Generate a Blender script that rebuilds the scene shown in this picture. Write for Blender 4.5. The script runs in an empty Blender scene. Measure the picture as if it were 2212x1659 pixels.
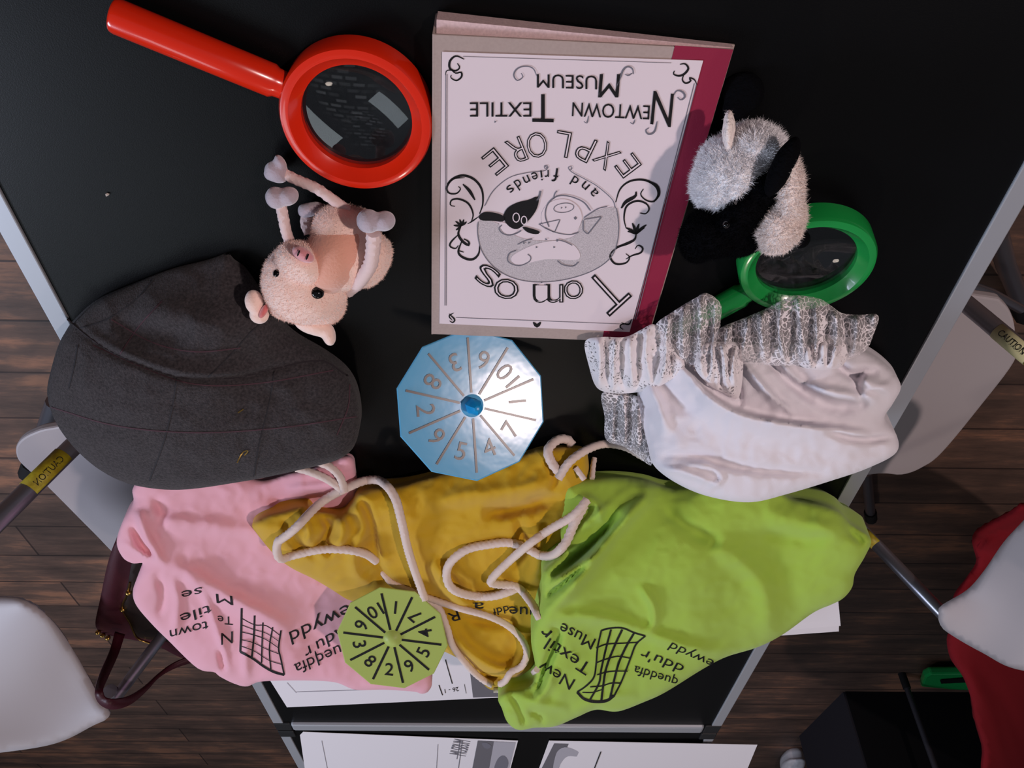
import bpy, bmesh, math, random
import numpy as np
from mathutils import Vector, Matrix, noise
from mathutils.geometry import delaunay_2d_cdt
random.seed(7)
SC = bpy.context.scene
COL = SC.collection
TABLE = 0.73          # height of the table top above the floor

# ---------------------------------------------------------------- camera
F, CX, CY = 1661.0, 1106.0, 829.5
TH, PS = math.radians(43.7), 0.0174
C0 = Vector((0, 0, 1.28))
FW = Vector((-math.sin(PS)*math.cos(TH), math.cos(PS)*math.cos(TH), -math.sin(TH)))
RR = -Vector((math.cos(PS), math.sin(PS), 0))       # the phone was held upside down: picture right is the room's left
UU = (-FW).cross(RR)
cam_d = bpy.data.cameras.new('camera')
cam = bpy.data.objects.new('camera', cam_d); COL.objects.link(cam)
cam.matrix_world = Matrix(((RR.x, UU.x, -FW.x, C0.x), (RR.y, UU.y, -FW.y, C0.y), (RR.z, UU.z, -FW.z, C0.z), (0, 0, 0, 1)))
cam_d.sensor_fit = 'HORIZONTAL'; cam_d.sensor_width = 36.0; cam_d.lens = 36.0*F/2212.0
cam_d.clip_start = 0.02
SC.camera = cam

# ---------------------------------------------------------------- world, lamps, exposure
world = bpy.data.worlds.new('room_light'); SC.world = world; world.use_nodes = True
bg = world.node_tree.nodes['Background']; bg.inputs[1].default_value = 1.0
def room_glow():                                    # dim hall; pale rooflight pattern added overhead for the lens to reflect
    nt = world.node_tree; N = nt.nodes.new; L = nt.links.new
    tc = N('ShaderNodeTexCoord'); sx = N('ShaderNodeSeparateXYZ'); L(tc.outputs['Generated'], sx.inputs[0])
    mz = N('ShaderNodeMath'); mz.operation = 'MAXIMUM'; mz.inputs[1].default_value = 0.05; L(sx.outputs['Z'], mz.inputs[0])
    dv = N('ShaderNodeVectorMath'); dv.operation = 'DIVIDE'; cz = N('ShaderNodeCombineXYZ')
    for i in range(3): L(mz.outputs[0], cz.inputs[i])
    L(tc.outputs['Generated'], dv.inputs[0]); L(cz.outputs[0], dv.inputs[1])
    br = N('ShaderNodeTexBrick'); br.inputs['Scale'].default_value = 1; br.inputs['Brick Width'].default_value = 0.10; br.inputs['Row Height'].default_value = 0.045; br.inputs['Mortar Size'].default_value = 0.012; br.inputs['Mortar Smooth'].default_value = 0.2; br.inputs['Bias'].default_value = -0.2
    br.inputs['Color1'].default_value = (0.10, 0.11, 0.12, 1); br.inputs['Color2'].default_value = (0.9, 0.95, 1.05, 1); br.inputs['Mortar'].default_value = (0.10, 0.105, 0.12, 1); L(dv.outputs[0], br.inputs['Vector'])
    ds = N('ShaderNodeVectorMath'); ds.operation = 'DISTANCE'; ds.inputs[1].default_value = (0.26, 0.32, 1.0); L(dv.outputs[0], ds.inputs[0])
    mk_ = N('ShaderNodeMapRange'); mk_.inputs[1].default_value = 0.30; mk_.inputs[2].default_value = 0.18; L(ds.outputs['Value'], mk_.inputs[0])
    mx = N('ShaderNodeMix'); mx.data_type = 'RGBA'; mx.inputs['A'].default_value = (0.125, 0.134, 0.157, 1); L(mk_.outputs[0], mx.inputs['Factor']); L(br.outputs['Color'], mx.inputs['B']); L(mx.outputs['Result'], bg.inputs[0])
room_glow()

def aim(o, target):
    o.rotation_euler = (Vector(target)-o.location).to_track_quat('-Z', 'Y').to_euler()

def lamp(name, kind, loc, target, power, col, size=0.1, angle=70, blend=0.4):
    d = bpy.data.lights.new(name, kind); d.energy = power; d.color = col
    if kind == 'AREA': d.shape = 'RECTANGLE'; d.size = size; d.size_y = size*0.6
    else: d.shadow_soft_size = size
    if kind == 'SPOT': d.spot_size = math.radians(angle); d.spot_blend = blend
    o = bpy.data.objects.new(name, d); COL.objects.link(o); o.location = loc; aim(o, target)
    return o
lamp('ceiling_spot_near', 'SPOT', (-1.24, -0.70, 2.70), (0, 0.8, TABLE), 122, (1.0, 0.81, 0.77), 0.045, 85)
lamp('window_light', 'AREA', (2.7, 1.25, 2.35), (0.1, 0.8, TABLE), 58, (0.72, 0.80, 1.0), 0.9)
lamp('added_haze_light', 'AREA', (1.75, 2.0, 3.1), (0.2, 0.6, TABLE), 11, (0.78, 0.88, 0.95), 1.3)  # added dim area lamp, lays a haze over the left of the board
lamp('ceiling_spot_far', 'SPOT', (-0.10, 2.95, 3.05), (0, 0.8, TABLE), 26, (1.0, 0.84, 0.72), 0.12, 75)
SC.view_settings.view_transform = 'Standard'; SC.view_settings.look = 'None'
SC.view_settings.exposure = 0.0; SC.view_settings.gamma = 1.0; SC.view_settings.use_curve_mapping = False

# ---------------------------------------------------------------- rays of the photograph turned into places in the room
def ray(px, py):
    return (FW + RR*((px-CX)/F) - UU*((py-CY)/F)).normalized()
def W(px, py, zr):                                  # zr: height above the table top
    d = ray(px, py); return C0 + d*((TABLE+zr-C0.z)/d.z)
def WF(px, py, z): return W(px, py, z-TABLE)        # z: height above the floor
def onplane(px, py, P, N):
    d = ray(px, py); return C0 + d*((P-C0).dot(N)/d.dot(N))

# ---------------------------------------------------------------- object helpers
def tag(o, label=None, cat=None, group=None, kind=None):
    if label: o['label'] = label
    if cat: o['category'] = cat
    if group: o['group'] = group
    if kind: o['kind'] = kind
    return o
def setm(o, mat):
    if mat is not None: o.data.materials.append(mat)
def link(name, me, mat=None, parent=None, smooth=True):
    o = bpy.data.objects.new(name, me); COL.objects.link(o)
    if mat is not None: me.materials.append(mat)
    if smooth and len(me.polygons): me.polygons.foreach_set('use_smooth', [True]*len(me.polygons))
    if parent is not None:
        o.parent = parent; o.matrix_parent_inverse = parent_world(parent).inverted()
    return o
def parent_world(p):
    return p.matrix_basis.copy() if p.parent is None else parent_world(p.parent) @ p.matrix_parent_inverse @ p.matrix_basis
def mk(name, verts, faces, mat=None, parent=None, smooth=True):
    me = bpy.data.meshes.new(name); me.from_pydata([tuple(v) for v in verts], [], faces); me.update()
    return link(name, me, mat, parent, smooth)
def bm_obj(name, bm, mat=None, parent=None, smooth=True):
    bmesh.ops.recalc_face_normals(bm, faces=bm.faces)
    me = bpy.data.meshes.new(name); bm.to_mesh(me); bm.free()
    return link(name, me, mat, parent, smooth)
def thing(name, label, cat, loc, group=None):
    o = bpy.data.objects.new(name, None); COL.objects.link(o); o.location = loc; o.empty_display_size = 0.03
    return tag(o, label, cat, group)
def bevel(o, w=0.001, seg=2):
    m = o.modifiers.new('bevel', 'BEVEL'); m.width = w; m.segments = seg; m.limit_method = 'ANGLE'; m.angle_limit = 0.6
    return o
def sub(o, n=1):
    m = o.modifiers.new('subd', 'SUBSURF'); m.levels = n; m.render_levels = n; return o

def prism_pts(bot, top):                            # two matching loops -> closed solid
    n = len(bot); vs = list(bot)+list(top)
    fs = [tuple(range(n))[::-1], tuple(range(n, 2*n))]
    for i in range(n): j = (i+1) % n; fs.append((i, j, n+j, n+i))
    return vs, fs
def slab(name, pts, th, mat, parent=None, bev=0, up=None):     # flat outline given a thickness downwards
    pts = [Vector(p) for p in pts]
    n = Vector((0, 0, 0))
    for i in range(len(pts)): n += (pts[i]-pts[0]).cross(pts[(i+1) % len(pts)]-pts[0])
    n.normalize()
    if n.dot(C0-pts[0]) < 0: n = -n
    if up is not None: n = Vector(up)
    vs, fs = prism_pts([p-n*th for p in pts], pts)
    bm = bmesh.new(); bv = [bm.verts.new(v) for v in vs]
    for f in fs: bm.faces.new([bv[i] for i in f])
    o = bm_obj(name, bm, mat, parent, False)
    if bev: bevel(o, bev)
    return o
def crisp(o, deg=32):
    o.data.set_sharp_from_angle(angle=math.radians(deg)); return o
def boxo(name, a, b, mat, parent=None, bev=0):
    (x0, y0, z0), (x1, y1, z1) = a, b
    bot = [Vector((x0, y0, z0)), Vector((x1, y0, z0)), Vector((x1, y1, z0)), Vector((x0, y1, z0))]
    top = [p+Vector((0, 0, z1-z0)) for p in bot]
    vs, fs = prism_pts(bot, top)
    o = mk(name, vs, fs, mat, parent, False)
    if bev: bevel(o, bev)
    return o

def catmull(pts, n=8, closed=False):
    P = [np.array(p, float) for p in pts]; out = []
    m = len(P); rng = range(m) if closed else range(m-1)
    for i in rng:
        p0 = P[(i-1) % m] if closed or i > 0 else P[0]*2-P[1]
        p1 = P[i]; p2 = P[(i+1) % m]
        p3 = P[(i+2) % m] if closed or i+2 < m else P[-1]*2-P[-2]
        for k in range(n):
            t = k/n
            a = 0.5*((2*p1)+(-p0+p2)*t+(2*p0-5*p1+4*p2-p3)*t*t+(-p0+3*p1-3*p2+p3)*t**3)
            out.append(a)
    if not closed: out.append(P[-1])
    return np.array(out)
def resample(P, step, closed=False):
    P = np.array(P, float)
    if closed: P = np.vstack([P, P[:1]])
    L = np.r_[0, np.cumsum(np.linalg.norm(np.diff(P, axis=0), axis=1))]
    n = max(2, int(round(L[-1]/step)))
    s = np.linspace(0, L[-1], n+1)
    Q = np.stack([np.interp(s, L, P[:, k]) for k in range(P.shape[1])], -1)
    return Q[:-1] if closed else Q

def tube(name, pts, r, mat, parent=None, seg=10, twist=None, caps=True, radii=None):
    P = [Vector(p) for p in pts]; n = len(P); bm = bmesh.new(); rings = []
    T0 = (P[1]-P[0]).normalized(); up = Vector((0, 0, 1)) if abs(T0.z) < 0.9 else Vector((1, 0, 0))
    N = (up-T0*up.dot(T0)).normalized(); s = 0.0
    for i in range(n):
        T = (P[min(i+1, n-1)]-P[max(i-1, 0)])
        T = T.normalized() if T.length > 1e-9 else T0
        N = (N-T*N.dot(T)).normalized(); B = T.cross(N)
        if i: s += (P[i]-P[i-1]).length
        rad = radii[i] if radii is not None else r
        ring = []
        for k in range(seg):
            a = 2*math.pi*k/seg; q = rad
            if twist:
                lobes, pitch, amp = twist
                q = rad*(1+amp*(abs(math.sin(lobes*0.5*a+math.pi*s/pitch))+abs(math.sin(lobes*0.5*a-math.pi*s/pitch))-1.2))
            ring.append(bm.verts.new(P[i]+(N*math.cos(a)+B*math.sin(a))*q))
        rings.append(ring)
    for i in range(n-1):
        for k in range(seg):
            j = (k+1) % seg; bm.faces.new((rings[i][k], rings[i][j], rings[i+1][j], rings[i+1][k]))
    if caps:
        bm.faces.new(rings[0][::-1]); bm.faces.new(rings[-1])
    return crisp(bm_obj(name, bm, mat, parent), 40)
def cyl(name, a, b, r, mat, parent=None, seg=20, r2=None):
    a = Vector(a); b = Vector(b)
    return tube(name, [a, b], r, mat, parent, seg, radii=[r, r if r2 is None else r2])
def lathe(name, prof, centre, axis, mat, parent=None, seg=64, closed=False):
    axis = Vector(axis).normalized(); q = axis.to_track_quat('Z', 'Y'); c = Vector(centre); bm = bmesh.new(); rings = []
    for (r, z) in prof:
        rings.append([bm.verts.new(c+q@Vector((r*math.cos(2*math.pi*k/seg), r*math.sin(2*math.pi*k/seg), z))) for k in range(seg)] if r > 1e-6 else [bm.verts.new(c+q@Vector((0, 0, z)))])
    m = len(rings); R = range(m if closed else m-1)
    for i in R:
        A, B = rings[i], rings[(i+1) % m]
        for k in range(seg):
            j = (k+1) % seg
            if len(A) == 1 and len(B) == 1: continue
            if len(A) == 1: bm.faces.new((A[0], B[k], B[j]))
            elif len(B) == 1: bm.faces.new((A[k], A[j], B[0]))
            else: bm.faces.new((A[k], A[j], B[j], B[k]))
    return crisp(bm_obj(name, bm, mat, parent), 26)

# ---------------------------------------------------------------- ellipsoids for the plush toys
def ell_bm(bm, c, axes, noise_amp=0, noise_sc=60, sub_=4, fn=None):
    res = bmesh.ops.create_icosphere(bm, subdivisions=sub_, radius=1.0)
    A = [Vector(a) for a in axes]; c = Vector(c)
    for v in res['verts']:
        u = v.co.copy()
        if fn: u = fn(u)
        p = c+A[0]*u.x+A[1]*u.y+A[2]*u.z
        if noise_amp: p += u.normalized()*0+((A[0].normalized()*u.x+A[1].normalized()*u.y+A[2].normalized()*u.z).normalized())*noise_amp*(noise.noise(p*noise_sc)+0.5*noise.noise(p*noise_sc*2.3))
        v.co = p
def pix_axes(px, py, zr, ex, ey, rot, depth):
    """centre and three half axes of an ellipsoid seen as an ex x ey (pixel) ellipse turned by rot degrees"""
    c = W(px, py, zr); t = (c-C0).dot(FW); k = t/F; a = math.radians(rot)
    d = ray(px, py)
    rx = (RR-d*RR.dot(d)).normalized(); uy = d.cross(rx)
    if uy.dot(UU) > 0: uy = -uy
    return c, (rx*math.cos(a)+uy*math.sin(a))*ex*k, (-rx*math.sin(a)+uy*math.cos(a))*ey*k, -d*depth

# ---------------------------------------------------------------- soft cloth bodies
FOLD = 1.8
class Relief:
    def __init__(s, outline, ctrl=(), bulge=0.02, R=60, folds=(), wr=(0.0, 40.0), n=6, step=9, smooth=1e-3, power=0.5):
        s.out = resample(catmull(outline, n, True), step, True) if n > 1 else resample(np.array(outline, float), step, True)
        s.out = s.out[:, :2]
        s.bulge, s.R, s.wr, s.power = bulge, R, wr, power
        cp = [tuple(p) for p in ctrl]+[tuple(p) for p in outline]
        cp = np.array(cp, float); s.cp = cp[:, :2]/500.0; z = cp[:, 2]
        n_ = len(cp); D = s.phi(s.cp, s.cp)+np.eye(n_)*smooth
        Pm = np.c_[np.ones(n_), s.cp]
        A = np.block([[D, Pm], [Pm.T, np.zeros((3, 3))]])
        s.w = np.linalg.solve(A, np.r_[z, 0, 0, 0])
        s.folds = [(resample(catmull(f[0], 6), 4)[:, :2], f[1], f[2], f[3] if len(f) > 3 else 'ridge') for f in folds]
        s.step = step
    @staticmethod
    def phi(a, b):
        d = np.linalg.norm(a[:, None]-b[None], axis=2); return np.where(d > 0, d*d*np.log(d+1e-9), 0)
    def z(s, q):
        q = np.atleast_2d(q)/500.0
        return s.phi(q, s.cp)@s.w[:-3]+np.c_[np.ones(len(q)), q]@s.w[-3:]
    @staticmethod
    def pdist(q, P, closed=False):
        A = P if closed else P[:-1]; B = np.roll(P, -1, 0) if closed else P[1:]
        AB = B-A; L = (AB**2).sum(1)+1e-9
        t = np.clip(((q[:, None]-A[None])*AB[None]).sum(2)/L, 0, 1)
        pr = A[None]+AB[None]*t[..., None]; d = np.linalg.norm(q[:, None]-pr, axis=2)
        i = d.argmin(1); dd = d[np.arange(len(q)), i]
        dq = q-pr[np.arange(len(q)), i]; sg = np.sign(AB[i, 0]*dq[:, 1]-AB[i, 1]*dq[:, 0])
        m = len(A); u = (i+t[np.arange(len(q)), i])/m
        return dd, sg, u
    def lift(s, q):
        q = np.atleast_2d(q)
        d, _, _ = s.pdist(q, s.out, True)
        k = np.clip(d/s.R, 0, 1)
        L = s.bulge*(1-(1-k)**2)**s.power
        edge = np.clip(d/14.0, 0, 1)
        for P, wd, amp, kind in s.folds:
            dd, sg, u = s.pdist(q, P)
            taper = np.clip(np.minimum(u, 1-u)/0.25, 0, 1)**0.7
            if kind == 'ridge': g = np.exp(-(dd/wd)**2)
            elif kind == 'step':                      # high on the positive side, dropping sharply across the line
                g = np.where(sg > 0, np.exp(-(dd/wd)**1.3), np.exp(-(dd/(wd*0.30))**2)-0.3*np.exp(-(dd/(wd*.7))**2)*(1-np.exp(-(dd/(wd*0.30))**2)))
            L = L+amp*FOLD*g*taper*edge
        if s.wr[0]:
            w = np.array([noise.noise(Vector((a/s.wr[1], b/s.wr[1], 3.3)))+0.5*noise.noise(Vector((a/s.wr[1]*2.2, b/s.wr[1]*2.2, 9.1))) for a, b in q])
            r_ = np.array([1-2*abs(noise.noise(Vector((a/s.wr[1]/0.8+b/s.wr[1]*0.5, b/s.wr[1]/0.55, 5.7)))) for a, b in q])
            L = L+s.wr[0]*(w+0.45*np.clip(r_, 0, 1)**3)*edge
        return L
    def pts(s, q, extra=0.0):
        q = np.atleast_2d(q); z = s.z(q); L = s.lift(q)+extra; out = []
        for (a, b), zz, l in zip(q, z, L):
            d = ray(a, b); out.append(C0+d*((TABLE+zz-C0.z)/d.z-l))
        return out
    def inside(s, q):
        q = np.atleast_2d(q); P = s.out; x, y = q[:, 0:1], q[:, 1:2]
        x1, y1 = P[:, 0][None], P[:, 1][None]; x2, y2 = np.roll(P[:, 0], -1)[None], np.roll(P[:, 1], -1)[None]
        c = ((y1 > y) != (y2 > y)) & (x < (x2-x1)*(y-y1)/(y2-y1+1e-12)+x1)
        return c.sum(1) % 2 == 1
    def build(s, name, mat, parent=None, floor=0.001, sheet=False, th=0.0, holes=None):
        P = s.out[:, :2]; g = s.step
        xs = np.arange(P[:, 0].min(), P[:, 0].max(), g); ys = np.arange(P[:, 1].min(), P[:, 1].max(), g*0.866)
        q = np.array([(x+(g/2 if j % 2 else 0), y) for j, y in enumerate(ys) for x in xs])
        q = q[s.inside(q)]; d, _, _ = s.pdist(q, P, True); q = q[d > g*0.55]
        allq = np.vstack([P, q]); n = len(P)
        res = delaunay_2d_cdt([Vector(v) for v in allq], [(i, (i+1) % n) for i in range(n)], [], 1, 1e-4)
        vq = np.array([tuple(v) for v in res[0]]); fs = [tuple(f) for f in res[2]]
        vs = s.pts(vq)
        # boundary loop
        cnt = {}
        for f in fs:
            for a, b in zip(f, f[1:]+f[:1]): cnt[(a, b)] = 1
        bd = {a: b for (a, b) in cnt if (b, a) not in cnt}
        if not sheet:
            st = next(iter(bd)); loop = [st]; v = bd[st]
            while v != st and len(loop) < len(bd)+2: loop.append(v); v = bd[v]
            base = TABLE+floor; prev = loop
            cen = sum((vs[i] for i in loop), Vector())/len(loop)
            for lvl in range(4):
                cur = []
                for i in loop:
                    p = vs[i]; d = ray(*vq[i])
                    h = max(p.z-base, 0.0)
                    a = min(0.022, h*0.5)
                    e = p+d*a
                    if lvl == 0: c = p+d*(a*0.5)+Vector((0, 0, -a*0.10))
                    elif lvl == 1: c = e+Vector((0, 0, -a*0.45))
                    elif lvl == 2: c = Vector((e.x, e.y, base+(e.z-base)*0.4))
                    else:
                        c = Vector((e.x, e.y, base)); c += (Vector((cen.x, cen.y, base))-c)*0.05
                    if c.z < base: c.z = base
                    vs.append(c); cur.append(len(vs)-1)
                m = len(loop)
                for k in range(m):
                    j = (k+1) % m; fs.append((prev[j], prev[k], cur[k], cur[j]))
                prev = cur
            fs.append(tuple(prev[::-1]))
        me = bpy.data.meshes.new(name); me.from_pydata([tuple(v) for v in vs], [], fs); me.update()
        bm = bmesh.new(); bm.from_mesh(me); bmesh.ops.recalc_face_normals(bm, faces=bm.faces)
        f0 = min(bm.faces, key=lambda f: (f.calc_center_median()-C0).length)
        if sheet and f0.normal.dot(C0-f0.calc_center_median()) < 0: bmesh.ops.reverse_faces(bm, faces=bm.faces)
        bm.to_mesh(me); bm.free()
        o = link(name, me, mat, parent)
        if th:
            m = o.modifiers.new('thick', 'SOLIDIFY'); m.thickness = th; m.offset = -1
        return o

# ---------------------------------------------------------------- print and lettering laid on surfaces
_fc = {}
def letters(txt, offset=0.0, bold=0.0):
    key = (txt, offset)
    if key in _fc: return _fc[key]
    cu = bpy.data.curves.new('t', 'FONT'); cu.body = txt; cu.size = 1.0; cu.offset = offset; cu.resolution_u = 3; cu.fill_mode = 'FRONT'
    o = bpy.data.objects.new('t', cu); COL.objects.link(o)
    bpy.context.view_layer.update()
    me = bpy.data.meshes.new_from_object(o.evaluated_get(bpy.context.evaluated_depsgraph_get()))
    vs = [tuple(v.co) for v in me.vertices]; fs = [tuple(p.vertices) for p in me.polygons]
    bpy.data.objects.remove(o); bpy.data.curves.remove(cu); bpy.data.meshes.remove(me)
    _fc[key] = (vs, fs); return vs, fs
CAP = 0.70
def text_bm(bm, surf, txt, ps, pe, hpx, offset=0.0, arc=0.0, maxe=9.0, hv=None, slant=0.0, wspan=None):
    """lettering from ps to pe (pixels), capitals hpx pixels tall; surf(list of pixels) -> points"""
    vs, fs = letters(txt, offset)
    if not vs: return
    ref, _ = letters(txt, 0.0)
    xs = [v[0] for v in ref]; x0, x1 = min(xs), max(xs)
    if wspan: x0, x1 = wspan
    ps = np.array(ps, float); pe = np.array(pe, float); D = pe-ps; L = np.linalg.norm(D)
    up = np.array([D[1], -D[0]])/L if hv is None else np.array(hv, float)
    tb = bmesh.new(); bv = [tb.verts.new(((v[0]-x0)/(x1-x0)*L, v[1]/CAP*hpx, 0)) for v in vs]
    for f in fs:
        try: tb.faces.new([bv[i] for i in f])
        except ValueError: pass
    for _ in range(3):
        ed = [e for e in tb.edges if e.calc_length() > maxe]
        if not ed: break
        bmesh.ops.subdivide_edges(tb, edges=ed, cuts=1); bmesh.ops.triangulate(tb, faces=tb.faces)
    tb.verts.ensure_lookup_table(); tb.verts.index_update()
    q = []
    for v in tb.verts:
        a = v.co.x/L; b = v.co.y
        q.append(ps+D*(a+slant*b/L)+up*(b+arc*4*a*(1-a)))
    pts = surf(np.array(q)); nv = [bm.verts.new(p) for p in pts]
    for f in tb.faces:
        try: bm.faces.new([nv[v.index] for v in f.verts])
        except ValueError: pass
    tb.free()
def stroke_bm(bm, surf, pts, w, closed=False, smooth=True, taper=False):
    P = catmull(pts, 6, closed) if smooth else np.array(pts, float)
    P = resample(P, 4.0, closed)
    n = len(P)
    if n < 2: return
    if closed: T = np.roll(P, -1, 0)-np.roll(P, 1, 0)
    else: T = np.gradient(P, axis=0)
    T = T/(np.linalg.norm(T, axis=1)[:, None]+1e-9); N = np.stack([T[:, 1], -T[:, 0]], -1)
    ww = np.full(n, w/2.0)
    if taper: ww = ww*(0.35+0.65*np.sin(np.linspace(0.05, 3.09, n)))
    q = np.vstack([P+N*ww[:, None], P-N*ww[:, None]])
    v = [bm.verts.new(p) for p in surf(q)]
    for i in range(n if closed else n-1):
        j = (i+1) % n; bm.faces.new((v[i], v[j], v[n+j], v[n+i]))
def fill_bm(bm, surf, pts, smooth=True, n=6):
    P = catmull(pts, n, True) if smooth else np.array(pts, float)
    P = resample(P, 6.0, True) if smooth else P
    v = [bm.verts.new(p) for p in surf(P)]; f = bm.faces.new(v)
    bmesh.ops.triangulate(bm, faces=[f])
def print_obj(name, bm, mat, parent):
    me = bpy.data.meshes.new(name); bm.to_mesh(me); bm.free()
    bm2 = bmesh.new(); bm2.from_mesh(me)
    for f in bm2.faces:
        f.normal_update()
        if f.normal.dot(C0-f.calc_center_median()) < 0: f.normal_flip()
    bm2.to_mesh(me); bm2.free()
    return link(name, me, mat, parent, False)

# ---------------------------------------------------------------- materials
def mat(name, col, rough=0.5, metal=0.0, spec=0.5, sheen=0.0, bump=None, var=None, coat=0.0, trans=0.0, ior=1.45, sss=0.0):
    m = bpy.data.materials.new(name); m.use_nodes = True; nt = m.node_tree; b = nt.nodes['Principled BSDF']
    b.inputs['Base Color'].default_value = (*col, 1); b.inputs['Roughness'].default_value = rough
    b.inputs['Metallic'].default_value = metal; b.inputs['Specular IOR Level'].default_value = spec
    b.inputs['Sheen Weight'].default_value = sheen; b.inputs['Sheen Roughness'].default_value = 0.6; b.inputs['Coat Weight'].default_value = coat
    b.inputs['Transmission Weight'].default_value = trans; b.inputs['IOR'].default_value = ior
    if sss: b.inputs['Subsurface Weight'].default_value = sss; b.inputs['Subsurface Radius'].default_value = (0.01, 0.008, 0.006)
    tc = nt.nodes.new('ShaderNodeTexCoord')
    if var:                                           # (scale, second colour, contrast)
        n = nt.nodes.new('ShaderNodeTexNoise'); n.inputs['Scale'].default_value = var[0]; n.inputs['Detail'].default_value = 5
        r = nt.nodes.new('ShaderNodeValToRGB'); r.color_ramp.elements[0].position = 0.5-var[2]; r.color_ramp.elements[1].position = 0.5+var[2]
        r.color_ramp.elements[0].color = (*col, 1); r.color_ramp.elements[1].color = (*var[1], 1)
        nt.links.new(tc.outputs['Object'], n.inputs['Vector']); nt.links.new(n.outputs['Fac'], r.inputs['Fac']); nt.links.new(r.outputs['Color'], b.inputs['Base Color'])
    if bump:                                          # (scale, strength, distance)
        n = nt.nodes.new('ShaderNodeTexNoise'); n.inputs['Scale'].default_value = bump[0]; n.inputs['Detail'].default_value = 3
        bp = nt.nodes.new('ShaderNodeBump'); bp.inputs['Strength'].default_value = bump[1]; bp.inputs['Distance'].default_value = bump[2]
        nt.links.new(tc.outputs['Object'], n.inputs['Vector']); nt.links.new(n.outputs['Fac'], bp.inputs['Height']); nt.links.new(bp.outputs['Normal'], b.inputs['Normal'])
    return m
def srgb(r, g, b):
    f = lambda c: c/255/12.92 if c/255 <= 0.04045 else ((c/255+0.055)/1.055)**2.4
    return (f(r), f(g), f(b))
def WY(px, py, Y):
    d = ray(px, py); return C0+d*(Y/d.y)

# ---------------------------------------------------------------- palette
M = {}
M['board'] = mat('black_board', srgb(6, 6, 7), 0.40, spec=0.17, bump=(900, 0.25, 0.0004))
M['alu'] = mat('aluminium', srgb(170, 172, 178), 0.5, metal=0.5, bump=(300, 0.1, 0.0002))
M['alu_side'] = M['alu']
M['blackplastic'] = mat('black_plastic', srgb(22, 22, 24), 0.5)
M['steel'] = mat('grey_steel_tube', srgb(150, 150, 160), 0.3, metal=0.85)
M['whiteplastic'] = mat('white_plastic', srgb(172, 164, 166), 0.5, spec=0.35, bump=(500, 0.08, 0.0005))
M['rubber'] = mat('black_rubber', srgb(14, 14, 16), 0.8)
M['yellow'] = mat('yellow_label', srgb(190, 175, 40), 0.5, var=(120, srgb(150, 130, 30), 0.2))
M['palelabel'] = mat('pale_yellow_label', srgb(215, 212, 165), 0.5)
M['ink'] = mat('black_ink', srgb(22, 20, 22), 0.6, spec=0.3)
M['greyink'] = mat('grey_ink', srgb(110, 108, 118), 0.7)
M['lightink'] = mat('light_grey_ink', srgb(170, 166, 174), 0.8)
M['paper'] = mat('white_paper', srgb(228, 222, 226), 0.7, spec=0.3)
M['photo_dark'] = mat('dark_print', srgb(105, 102, 108), 0.5)

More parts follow.
